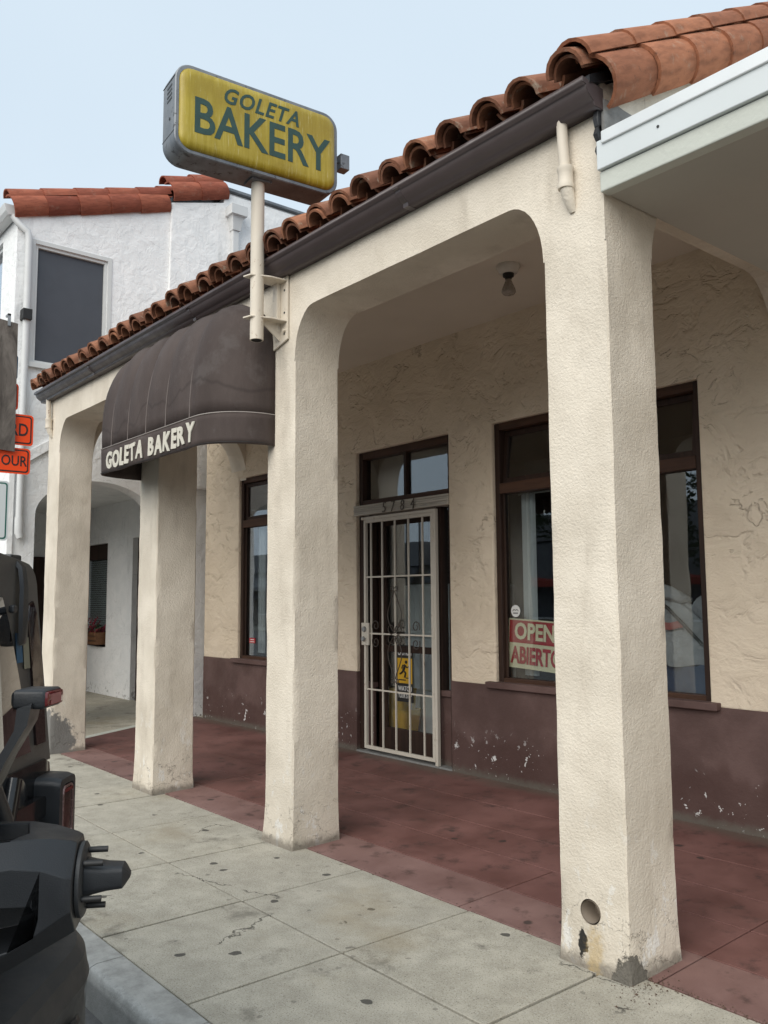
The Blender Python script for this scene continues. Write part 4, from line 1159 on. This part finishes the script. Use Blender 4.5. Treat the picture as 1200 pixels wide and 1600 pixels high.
part('pane', MB().box((-12.15, 2.365, .82), (-11.03, 2.37, 2.16)), 'glass', wf)
for k in range(38): box('blind_slat', (-12.14, 2.385, .84+.0345*k), (-11.04, 2.405, .866+.0345*k), 'blind', wf, bevel=0)
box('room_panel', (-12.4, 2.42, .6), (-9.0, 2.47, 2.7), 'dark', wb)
# upper windows
w1 = bpy.data.objects.new('window', None); COL.objects.link(w1); w1.parent = wb
a, b, c_, d_ = WBW
part('screen', MB().box((WX-.06, a+.03, c_+.03), (WX-.05, b-.03, d_-.03)), 'screen', w1)
for q in ((a, a+.035, c_, d_), (b-.035, b, c_, d_)): box('frame', (WX-.09, q[0], q[2]), (WX-.012, q[1], q[3]), 'wframe', w1)
for q in ((a+.035, b-.035, c_, c_+.035), (a+.035, b-.035, d_-.035, d_)): box('frame', (WX-.088, q[0], q[2]), (WX-.014, q[1], q[3]), 'wframe', w1)
box('sill', (WX-.02, a-.06, c_-.06), (WX+.05, b+.06, c_-.004), 'wframe', w1)
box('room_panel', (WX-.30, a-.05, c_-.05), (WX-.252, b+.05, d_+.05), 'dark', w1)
for q in ((a-.05, a, c_-.0, d_+.05), (b, b+.05, c_, d_+.05), (a, b, d_, d_+.05)):
    box('casing', (WX-.004, q[0], q[2]), (WX+.012, q[1], q[3]), 'wframe', w1)
w2 = bpy.data.objects.new('window', None); COL.objects.link(w2); w2.parent = wb
for q in ((-10.2, -10.15, 4.25, 5.75), (-8.40, -8.35, 4.25, 5.75), (-9.30, -9.25, 4.25, 5.75)): box('frame', (q[0], -.12, q[2]), (q[1], -.05, q[3]), 'wframe', w2)
for q in ((-10.15, -8.40, 4.25, 4.30), (-10.15, -8.40, 5.70, 5.75)): box('frame', (q[0], -.118, q[2]), (q[1], -.052, q[3]), 'wframe', w2)
part('pane', MB().box((-10.15, -.088, 4.3), (-8.40, -.082, 5.7)), 'glass', w2)
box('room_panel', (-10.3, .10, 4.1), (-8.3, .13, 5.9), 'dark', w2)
# tile edge: lower run, then a raised run behind the pier
PW = math.atan(.325)
wroof = part('roof', MB().slab('X', -14, WX-.02, [(-.24, roofz(-.24)+.0), (1.62, roofz(1.62)+.0), (1.62, roofz(1.62)+.06), (-.24, roofz(-.24)+.06)]), 'tar', wb)
wr2 = part('roof', MB().slab('X', -14, WX-.02, [(1.74, 6.63), (2.46, 6.87), (2.46, 6.95), (1.74, 6.70)]), 'tar', wb)
rkW = barrel('wrake', .42, .150, .138, .018, PI*.9, n=10, mat='tile_red')
cpW = barrel('wcap', .44, .115, .10, .016, PI*.9, n=9, mat='tile_red')
def put_w(me, x, y, z, roll, yaw=0, par=None):
    o = bpy.data.objects.new('roof_tile', me); COL.objects.link(o); o.parent = par or wroof
    m = Matrix.Rotation(PW, 4, 'X') @ Matrix.Rotation(yaw, 4, 'Z') @ Matrix.Rotation(roll, 4, 'Y'); m.translation = (x, y, z); o.matrix_world = m
for k in range(5):
    y = -.24+.375*k
    put_w(rkW, WX-.045+rng.uniform(-.006, .006), y, roofz(y)+.055, R(68)+rng.uniform(-.05, .05), rng.uniform(-.02, .02))
for k in range(5):
    y = -.27+.385*k
    put_w(cpW, WX-.05, y, roofz(y)+.165, R(12)+rng.uniform(-.05, .05), rng.uniform(-.02, .02))
for col in range(1, 6):
    for k in range(1, 5): put_w(cpW, WX-.06-.25*col, -.36+.39*k, roofz(-.36+.39*k)+.10, rng.uniform(-.05, .05))
for k in range(2):
    y = 1.68+.40*k
    put_w(rkW, WX-.02, y, 6.72+.325*(y-1.7), R(66), 0, wr2)
    put_w(cpW, WX-.05, y-.06, 6.83+.325*(y-1.7), R(15), 0, wr2)
put_w(cpW, WX-.10, 2.02, 6.99, R(0), 0, wr2)
for col in range(1, 5):
    for k in range(2): put_w(cpW, WX-.06-.25*col, 1.66+.39*k, 6.80+.325*(.39*k), 0, 0, wr2)
vent = part('vent_pipe', MB().lathe([(.05, 6.9), (.05, 7.16), (.075, 7.16), (.075, 7.24), (.03, 7.27), (0, 7.27)], (WX-.25, 2.45, 0), 'Z', 16), 'metal', wb, smooth=40)
# gutter and downspouts of the white building
part('gutter', MB().extr('X', -14, WX+.02, [(-.17, 5.86), (-.27, 5.86), (-.30, 5.90), (-.32, 5.98), (-.17, 5.98)]), 'gutterw', wb, bevel=.004)
part('downpipe', MB().tube([(WX-.02, -.22, 5.88), (WX+.02, -.16, 5.78), (WX+.045, -.06, 5.70), (WX+.05, -.045, 5.60), (WX+.05, -.045, 2.30)], .038, 14), 'gutterw', wb, smooth=40)
part('pipe_shoe', MB().tube([(WX+.05, -.045, 2.42), (WX+.05, -.045, 2.25), (WX+.06, -.03, 2.19)], [.046, .046, .035], 14), 'gutterw', wb, smooth=40)
hd = part('conductor_head', MB().loft([[(WX+.045+a, b, z) for a, b in ((0, 2.59-w_), (d, 2.59-w_), (d, 2.59+w_), (0, 2.59+w_))] for z, w_, d in ((6.42, .055, .10), (6.60, .085, .14), (6.61, .12, .18), (6.74, .12, .18))]), 'gutterw', wb)
part('head_opening', MB().box((WX+.06, 2.50, 6.735), (WX+.20, 2.68, 6.745)), 'blk', wb)
part('leader_pipe', MB().box((WX+.045, 2.545, 2.9), (WX+.125, 2.635, 6.43)), 'gutterw', wb, bevel=.006)
box('clamp', (WX+.0, -.10, 4.66), (WX+.12, -.0, 4.78), 'black', wb)

# planter on the window ledge under the white arcade
fb = thing('flower_box', 'small wooden planter of crimson flowers on the blinds window ledge', 'planter', (-11.30, 2.24, .82))
part('box', MB().loft([[(x, y, .0) for x, y in ((-.22, -.10), (.24, -.10), (.24, .08), (-.22, .08))], [(x, y, .19) for x, y in ((-.25, -.13), (.27, -.13), (.27, .09), (-.25, .09))]]), 'box', fb, bevel=.006)
for z in (.06, .13): part('slat_line', MB().box((-.238, -.134+.0, z), (.258, -.11, z+.006)), 'blk', fb)
fm, lm = MB(), MB()
for i in range(60):
    c0 = Vector((rng.uniform(-.22, .24), rng.uniform(-.13, .06), .20+rng.uniform(0, .24)*math.cos(i)))
    if c0.z < .19: c0.z = .2+rng.random()*.06
    tgt = fm if i % 5 < 3 else lm
    for k in range(5):
        a = 2*PI*k/5+i; q = c0+Vector((math.cos(a), math.sin(a)*.6-.2, math.sin(a)))*.032
        t = Vector((rng.uniform(-1, 1), rng.uniform(-1, 1), rng.uniform(-1, 1)))*.018
        tgt.add([c0, q+t, c0+(q-c0)*1.25+Vector((0, -.01, .004)), q-t], [(0, 1, 2, 3)])
part('blossoms', fm, 'petal', fb); part('leaves', lm, 'leaf', fb)

# ------------------------------------------------------------------ temporary road signs on a post by the kerb
ps = thing('sign_post', 'steel post by the kerb carrying orange temporary traffic plates', 'sign post', (-4.42, -1.27, -.155))
part('post', MB().box((-.025, -.025, .0), (.025, .025, 3.85)), 'galv', ps, bevel=.004)
part('base', MB().box((-.08, -.08, .0), (.08, .08, .165)), 'galv', ps, bevel=.01)
def plate(name, y0, y1, z0, z1, mat, edge, x, txt=None, tw=.2, ty=0, r_=.025, cross=True):
    o = part(name, MB().extr('X', x-.002, x+.001, rrect(y0, y1, z0, z1, r_, 4)), edge, ps)
    part('margin', MB().extr('X', x+.001, x+.0022, rrect(y0+.012, y1-.012, z0+.012, z1-.012, r_*.8, 4)), 'blk' if mat == 'oran' else 'signg', o)
    part('field', MB().extr('X', x+.0022, x+.0034, rrect(y0+.022, y1-.022, z0+.022, z1-.022, r_*.6, 4)), mat, o)
    if txt: link('lettering', text_mesh(txt, tw, (z1-z0)*.40, .0015, frame((x+.0045, ty, z0+(z1-z0)*.30), (0, 1, 0), (0, 0, 1)), offset=.012), 'blk', o)
    return o
# local: y towards the building, z from the road
plate('orange_plate', -.24, .289, 2.577, 2.768, 'oran', 'oran', .045, 'OUR', .18, .086)
plate('orange_plate', -.24, .303, 2.790, 3.019, 'oran', 'oran', .047, 'RD', .125, .140)
plate('orange_plate', -.24, .190, 3.045, 3.245, 'oran', 'oran', .045)
plate('white_plate', -.24, .150, 2.087, 2.518, 'signw', 'signw', .045)
plate('blue_plate', -.24, .178, 3.27, 3.46, 'blue', 'blue', .045)
wb2 = thing('plywood_board', 'grey weathered plywood sheet clipped over the orange plates', 'board', (-4.345, -1.27, 2.60))
pb = part('sheet', MB().slab('X', -.006, .006, [(-.30, .0), (.168, -.02), (.150, .93), (-.30, .97)]), 'board', wb2)
pb.rotation_euler = (R(-.5), 0, 0)
part('clip', MB().box((.004, .085, .90), (.014, .105, .99)), 'galv', wb2)
part('clip', MB().box((-.05, .085, .975), (.014, .105, .99)), 'galv', wb2)

# ------------------------------------------------------------------ parked off-roader, backed in at an angle
jp = thing('parked_off_roader', 'black boxy off-roader with bare spare wheel mount backed towards the kerb', 'car', (.165, -2.252, -.155), R(49.8))
def prof(hw, z0, z1, hw_t, r_=.09, n=5):
    """half-closed section ring: bottom right, up the side, over the roof, down the other side"""
    pts = [(hw, z0)]
    for i in range(n+1):
        t = PI/2*i/n; pts.append((hw_t-r_+r_*math.cos(t)*1.0, z1-.045-r_+r_*math.sin(t)))
    pts += [(hw_t*.45, z1-.012), (0, z1)]
    return pts+[(-a, b) for a, b in reversed(pts[:-1])]
def sec(x, s_, lean, hw=.79, z0=1.17, z1=1.815, hwt=.665):
    out = []
    for y, z in prof(hw, z0, z1, hwt):
        zz = z0+(z-z0)*s_ if False else z
        out.append((x-lean*(z-z0)/(z1-z0), y*s_, z0+(z-z0)*(1-(1-s_)*.35)))
    return out
part('hardtop', MB().loft([sec(-.362, .985, .008), sec(-.368, .995, .008), sec(-.40, 1.0, .008), sec(-1.2, 1.0, 0), sec(-2.15, .97, 0, hwt=.64), sec(-2.22, .955, 0, hwt=.62)]), 'jtop', jp, smooth=35)
# rear glass, framed, a touch proud
def rg(y, z, o=0): return (-.362-.008*(z-1.17)/.645+o, y, z)
gl_o = [(-.61, 1.22), (.61, 1.22), (.515, 1.45), (.445, 1.60), (.40, 1.67), (-.40, 1.67), (-.445, 1.60), (-.515, 1.45)]
part('rear_glass', MB().loft([[rg(y, z, -.004) for y, z in gl_o], [rg(y, z, .010) for y, z in gl_o], [rg(y*.985, 1.24+(z-1.24)*.985, .014) for y, z in gl_o]]), 'jglass', jp, smooth=30)
part('glass_backing', MB().loft([[rg(y*.98, z, -.001) for y, z in gl_o], [rg(y*.98, z, .001) for y, z in gl_o]]), 'blk', jp)
for sy in (1, -1):
    cpn = [(.655, 1.23), (.725, 1.23), (.690, 1.45), (.640, 1.62), (.615, 1.655), (.585, 1.645), (.575, 1.60), (.615, 1.45)]
    part('corner_panel', MB().loft([[rg(sy*y, z, -.004) for y, z in cpn], [rg(sy*y, z, .005) for y, z in cpn], [rg(sy*(y*.98+.012), 1.23+(z-1.23)*.985, .008) for y, z in cpn]]), 'smoke', jp, smooth=30)
part('side_glass', MB().add([(-.50, .786, 1.24), (-1.45, .786, 1.24), (-1.45, .715, 1.66), (-.56, .715, 1.66)], [(0, 1, 2, 3)]), 'smoke', jp, solid=.01)
for sy in (1, -1):
    part('glass_hinge', MB().loft([[(x, sy*.52-w_, z), (x, sy*.52+w_, z), (x+.009, sy*.52+w_*.7, z+.006), (x+.009, sy*.52-w_*.7, z+.006)] for x, z, w_ in ((-.385, 1.772, .016), (-.362, 1.745, .018), (-.354, 1.69, .022), (-.353, 1.61, .025), (-.352, 1.545, .023), (-.353, 1.53, .015))]), 'plastic', jp, smooth=50)
    part('hinge_foot', MB().box((-.43, sy*.52-.035, 1.768), (-.375, sy*.52+.035, 1.788)), 'plastic', jp, bevel=.006)
part('glass_knob', MB().box((-.358, .435, 1.622), (-.340, .46, 1.645)), 'plastic', jp, bevel=.006)
for k, (y, z, h_, mt) in enumerate(((.535, 1.48, .085, 'blue'), (.585, 1.46, .09, 'paper'))):
    part('sticker', MB().add([rg(y-.02, z, .004), rg(y+.02, z, .004), rg(y+.004, z+h_, .004), rg(y-.034, z+h_, .004)], [(0, 1, 2, 3)]), mt, jp, solid=.0008)
# tub
def tubr(x, s_=1.0): return [(x, y*s_, z) for y, z in ((.60, .52), (.74, .56), (.775, .62), (.79, .80), (.79, 1.10), (.775, 1.165), (.74, 1.18), (-.74, 1.18), (-.775, 1.165), (-.79, 1.10), (-.79, .80), (-.775, .62), (-.74, .56), (-.60, .52))]
part('body', MB().loft([tubr(-.352, .965), tubr(-.362, .985), tubr(-.385, 1.0), tubr(-1.4, 1.0), tubr(-2.75, .98)]), 'jpaint', jp, smooth=35)
part('tailgate', MB().loft([[(x, y, z) for y, z in rrect(-.62+d, .545-d, .66+d, 1.165-d, .05, 4)] for x, d in ((-.36, 0), (-.335, 0), (-.328, .008))]), 'jpaint', jp, smooth=35)
for k in range(4): part('louvre', MB().box((-.345, .33, .90+.045*k), (-.322, .53, .918+.045*k)), 'plastic', jp, bevel=.004)
for z in (.78, 1.06): part('tailgate_hinge', MB().loft([[(x, y, zz) for y, zz in rrect(.40, .64, z-.03, z+.03, .015, 3)] for x in (-.34, -.315)]), 'jpaint', jp, smooth=35)
# hood, windscreen, grille and front, mostly out of the picture
part('hood', MB().loft([[(x, y, z) for y, z in ((.62*w_, .62), (.62*w_, 1.08*h_), (.55*w_, 1.14*h_), (-.55*w_, 1.14*h_), (-.62*w_, 1.08*h_), (-.62*w_, .62))] for x, w_, h_ in ((-2.74, 1.18, 1.02), (-3.2, 1.08, 1.0), (-3.85, .96, .97), (-3.90, .93, .95))]), 'jpaint', jp, smooth=30)
part('windscreen', MB().add([(-2.75, .72, 1.16), (-2.75, -.72, 1.16), (-2.25, -.62, 1.76), (-2.25, .62, 1.76)], [(0, 1, 2, 3)]), 'jglass', jp, solid=.012)
for sy in (1, -1):
    part('windscreen_post', MB().tube([(-2.77, sy*.745, 1.15), (-2.24, sy*.64, 1.78)], .035, 8), 'jpaint', jp)
    part('headlight', MB().cyl((-3.88, sy*.42, .92), (-3.93, sy*.42, .92), .09, n=20), 'lensc', jp, smooth=40)
    for xw in (-.95, -3.40):
        part('wheel_flare', MB().loft([[(xw+(.46+d)*math.cos(t), sy*yy, .41+(.47+d)*math.sin(t)) for t in [R(8)+R(164)*i/14 for i in range(15)]] for yy, d in ((.74, .05), (.93, .03), (.93, -.01), (.74, .0))], caps=False, closed=False), 'plastic', jp, smooth=40)
        wh = part('wheel', MB().lathe([(.22, -.11), (.36, -.125), (.40, -.10), (.41, -.05), (.41, .05), (.40, .10), (.36, .125), (.22, .11)], (xw, sy*.79, .41), 'Y', 36), 'tyre', jp, smooth=35)
        part('rim', MB().lathe([(.0, -.06), (.05, -.075), (.07, -.05), (.20, -.07), (.225, -.11), (.225, .11), (.20, .07), (.07, .05), (.05, .075), (0, .06)], (xw, sy*.79, .41), 'Y', 30), 'rim', wh, smooth=35)
for k in range(7): part('grille_slot', MB().box((-3.915, -.30+.1*k-.02, .72), (-3.895, -.30+.1*k+.02, 1.0)), 'blk', jp)
part('front_bumper', MB().box((-4.12, -.72, .50), (-3.88, .72, .68)), 'plastic', jp, bevel=.03)
part('axle', MB().cyl((-.95, -.7, .40), (-.95, .7, .40), .05, n=12), 'plastic', jp)
part('axle', MB().cyl((-3.40, -.7, .40), (-3.40, .7, .40), .05, n=12), 'plastic', jp)
# tail lamps
for sy in (1, -1):
    def lr(x, d, y0=.64, y1=.775, z0=.925, z1=1.135): return [(x, sy*y, z) for y, z in rrect(y0+d, y1-d, z0+d, z1-d, .022, 4)]
    tl = part('tail_lamp', MB().loft([lr(-.40, -.004), lr(-.30, 0), lr(-.278, .006), lr(-.276, .022), lr(-.286, .026)], caps=True), 'plastic', jp, smooth=35)
    part('lens', MB().loft([lr(-.290, .024), lr(-.279, .028), lr(-.277, .040)]), 'smoke', tl, smooth=35)
    rim = MB().loft([lr(-.2785, .026), lr(-.2745, .028), lr(-.2745, .033), lr(-.2785, .034)], caps=False)
    part('lens_rim', rim, 'chrome', tl)
    part('lens_bar', MB().box((-.279, sy*.675, 1.088), (-.2745, sy*.742, 1.098)), 'lens', tl)
    part('lens_side', MB().box((-.39, sy*.772, .95), (-.30, sy*.779, 1.11)), 'smoke', tl)
# spare wheel mount: cast arm from gate to stud plate
def cring(x, hy, z0, z1, k=.35): return [(x, y, z) for y, z in rrect(-hy, hy, z0, z1, min(hy, (z1-z0)/2)*k, 5)]
def octo(x, hy, z0, z1, c): return [(x, y, z) for y, z in ((hy, z0+c), (hy, z1-c), (hy-c, z1), (-hy+c, z1), (-hy, z1-c), (-hy, z0+c), (-hy+c, z0), (hy-c, z0))]
cas = part('spare_mount', MB().loft([octo(-.335, .19, .82, 1.14, .05), octo(-.20, .155, .865, 1.158, .05), octo(-.10, .125, .905, 1.160, .045), octo(-.045, .110, .930, 1.155, .05), octo(.004, .100, .950, 1.144, .06), octo(.016, .094, .956, 1.138, .058)]), 'plastic', jp)
cut = MB()
cp_ = ((-.26, .93), (-.10, .955), (-.055, .975), (-.047, 1.01), (-.062, 1.035), (-.26, 1.055))
cut.loft([[(x, -.5, z) for x, z in cp_], [(x, .03, z) for x, z in cp_]])
tp_ = ((-.30, -.09), (-.11, -.08), (-.085, -.02), (-.105, .06), (-.30, .08))
cut.loft([[(x, y, 1.115) for x, y in tp_], [(x-.01, y*1.1, 1.3) for x, y in tp_]])
co = part('cut', cut, 'plastic', jp)
md = cas.modifiers.new('c', 'BOOLEAN'); md.object = co; md.operation = 'DIFFERENCE'; md.solver = 'EXACT'
dg = bpy.context.evaluated_depsgraph_get(); dg.update()
me2 = bpy.data.meshes.new_from_object(cas.evaluated_get(dg)); cas.modifiers.clear(); cas.data = me2; bpy.data.objects.remove(co)
bv = cas.modifiers.new('bevel', 'BEVEL'); bv.width = .010; bv.segments = 3; bv.limit_method = 'ANGLE'; bv.angle_limit = R(14)
for p in me2.polygons: p.use_smooth = True
me2.set_sharp_from_angle(angle=R(24))
cas.rotation_euler = (0, 0, R(10))
part('stud_plate', MB().lathe([(0, .018), (.078, .018), (.078, .026), (.073, .029), (0, .029)], (0, 0, 1.052), 'X', 30), 'plasticg', cas, smooth=35)
for k in range(5):
    a = 2*PI*k/5+R(62)
    part('stud', MB().cyl((.03, .060*math.cos(a), 1.052+.060*math.sin(a)), (.070, .060*math.cos(a), 1.052+.060*math.sin(a)), .0065, n=10), 'blk', cas, smooth=40)
part('camera_cone', MB().loft([[(x, y, z+1.056) for y, z in rrect(-w_, w_, -h_, h_, min(w_, h_)*.5, 4)] for x, w_, h_ in ((.03, .040, .036), (.050, .036, .031), (.075, .033, .026), (.108, .030, .0235), (.113, .026, .018), (.123, .012, .004))]), 'plastic', cas, smooth=30)
# high brake lamp on a curved arm
part('lamp_arm', MB().loft([[(x-t, -.05, z), (x+t, -.05, z+.01), (x+t, .05, z+.01), (x-t, .05, z)] for x, z, t in ((-.30, 1.09, .028), (-.245, 1.15, .024), (-.205, 1.20, .020), (-.172, 1.255, .016), (-.148, 1.305, .0135), (-.125, 1.345, .0125), (-.106, 1.38, .013), (-.100, 1.425, .015))]), 'plastic', cas, smooth=40)
hb = part('high_brake_lamp', MB().loft([[(x, y, z) for y, z in rrect(-.05+d, .05-d, 1.421+d, 1.462-d, .008, 3)] for x, d in ((-.128, .006), (-.12, 0), (-.060, 0), (-.054, .003))]), 'plastic', cas.parent, smooth=35)
part('lens', MB().loft([[(x, y, z) for y, z in rrect(-.046+d, .046-d, 1.425+d, 1.458-d, .006, 3)] for x, d in ((-.056, 0), (-.049, .002), (-.047, .005))]), 'lens', hb, smooth=35)
part('lens_glow', MB().box((-.0475, -.028, 1.43), (-.0465, .028, 1.452)), 'lensc', hb)
# lower gate brace and number plate bracket behind the mount
part('gate_brace', MB().loft([[(x, y, z) for y, z in rrect(-.30, .42, .70, 1.22, .1, 5)] for x in (-.336, -.318)]), 'plastic', jp, smooth=30)
part('gate_rib', MB().tube([(-.31, .30, .75), (-.27, .26, .95), (-.25, .22, 1.12), (-.27, .15, 1.26)], .022, 8), 'plastic', jp, smooth=50)
part('gate_rib', MB().tube([(-.31, .40, 1.18), (-.29, .30, 1.02), (-.28, .18, .95)], .024, 8), 'jpaint', jp, smooth=50)
# bumper, plan curve with rounded ends
bp_ = []
for i in range(73):
    t = -1+2*i/72; y = .80*t
    e = max(0, (abs(t)-.52)/.48)
    bp_.append((-.125-.24*e**2.2, y))
def brow(off, z, sh=0): return [(x-off, y*(1-sh), z) for x, y in bp_]
bm_ = [brow(.27, .735), brow(.14, .745), brow(.035, .725), brow(.012, .70), brow(.004, .655), brow(.0, .645), brow(.012, .60), brow(.006, .50), brow(.02, .455), brow(.06, .44), brow(.27, .44)]
part('rear_bumper', MB().loft(bm_, caps=False, closed=False), 'plasticg', jp, smooth=30, solid=.006)
part('bumper_pad', MB().loft([q[18:-18] for q in (brow(-.002, .59), brow(-.010, .575), brow(-.010, .475), brow(-.0, .465))], caps=False, closed=False), 'plastic', jp, smooth=35, solid=.004)

# ------------------------------------------------------------------ litter and grit at the foot of the pillars
gr = MB()
for i in range(420):
    if i % 3 == 0: x, y = rng.gauss(.06, .05), rng.gauss(.0, .09)
    elif i % 3 == 1: x, y = rng.uniform(.0, .55), .1+rng.gauss(0, .012)
    else: x, y = rng.uniform(-7, -.3), .1+rng.gauss(0, .015)
    if x < .012 and y > -.02 and x > -.36: continue
    s_ = rng.uniform(.002, .007)
    z = .002
    pts = [Vector((rng.uniform(-1, 1), rng.uniform(-1, 1), 0))*s_ for _ in range(3)]
    b_ = Vector((x, y, z))
    gr.add([b_+pts[0], b_+pts[1], b_+pts[2], b_+Vector((0, 0, s_*.8))], [(0, 1, 2), (0, 1, 3), (1, 2, 3), (2, 0, 3)])
gl_ = stuff(part('grit', gr, simple('reddish_grit', (.10, .065, .045), .95, var=.5, scale=60)))
gl_['label'] = 'reddish grit and leaf crumbs along the floor joint'; gl_['category'] = 'grit'

# ------------------------------------------------------------------ across the street, seen in the window panes
def shop(name, label, x0, x1, y, h, wall, aw_mat, roof_mat):
    t = thing(name, label, 'building', (0, 0, 0))
    box('wall', (x0, y-8, -.2), (x1, y, h-1.1), wall, t)
    box('fascia', (x0-.1, y-8, h-1.1), (x1+.1, y+.15, h), 'grayw', t)
    part('pent_roof', MB().extr('X', x0, x1, [(y, h-1.1), (y+1.3, h-2.6), (y+1.3, h-2.7), (y, h-1.3)]), roof_mat, t)
    n = int((x1-x0)/2.4)
    for i in range(n):
        a = x0+.4+(x1-x0-.8)*i/n; b = a+(x1-x0-.8)/n-.4
        if i % 3 == 1:
            box('door', (a+.4, y, -.1), (b-.3, y+.05, 2.1), 'wood', t)
        else:
            wn_ = box('window', (a, y, .7), (b, y+.04, 2.1), 'screen', t)
            box('frame', (a-.05, y+.0, .62), (b+.05, y+.06, .70), 'wframe', wn_)
    part('awning', MB().extr('X', x0+1, x1-1, [(y, 2.9), (y+1.5, 2.2), (y+1.5, 1.95), (y+1.47, 2.15), (y, 2.8)]), aw_mat, t)
    return t
shop('street_shop', 'low grey shop with red awning across the street', -27, -12, -20, 4.9, 'cutw', 'redaw', 'shing')
shop('street_shop', 'long low tan shop across the street beside the grey one', -48, -28.5, -20, 4.2, 'cutw', 'grayw', 'shing')
shop('street_shop', 'low shop with slate awning across the street past the red awning', -10.5, 8, -20, 4.4, 'cutw', 'grayw', 'shing')
fw = struct(part('far_pavement', MB().box((-60, -30, -.2), (40, -17, -.02)), 'conc'))
def tree(x, y, h, r_, label):
    t = thing('street_tree', label, 'tree', (x, y, -.02))
    tr = MB().tube([(0, 0, 0), (.1, .05, h*.25), (.0, .1, h*.5), (.1, 0, h*.75)], [.22, .18, .13, .05], 9)
    for k in range(7):
        a = 2.4*k; tr.tube([(0, .05, h*(.35+.05*k)), (math.cos(a)*r_*.4, math.sin(a)*r_*.4, h*(.5+.05*k)), (math.cos(a)*r_*.8, math.sin(a)*r_*.8, h*(.55+.06*k))], [.09, .05, .02], 6)
    part('trunk', tr, 'bark', t, smooth=60)
    cr_ = MB(); rr = random.Random(int(h*100))
    cl_ = [(Vector((rr.gauss(0, .45)*r_, rr.gauss(0, .45)*r_, h*rr.uniform(.5, 1.0))), rr.uniform(.35, .7)) for _ in range(34)]
    for c0, q in cl_:
        for _ in range(90):
            d = Vector((rr.gauss(0, 1), rr.gauss(0, 1), rr.gauss(0, .7))).normalized()*q*rr.uniform(.4, 1.1)
            p = c0+d; u_ = Vector((rr.uniform(-1, 1), rr.uniform(-1, 1), rr.uniform(-1, 1))).normalized()*.10; v_ = u_.orthogonal().normalized()*.05
            cr_.add([p-u_, p+v_, p+u_, p-v_], [(0, 1, 2, 3)])
    me = cr_.mesh('crown', fix=False); link('crown', me, 'crown', t)
tree(-20.2, -16.8, 6.6, 2.2, 'leafy tree on the far pavement before the red awning shop')
tree(-13.4, -17.0, 5.4, 1.4, 'slender tree on the far pavement at the corner of the grey shop')
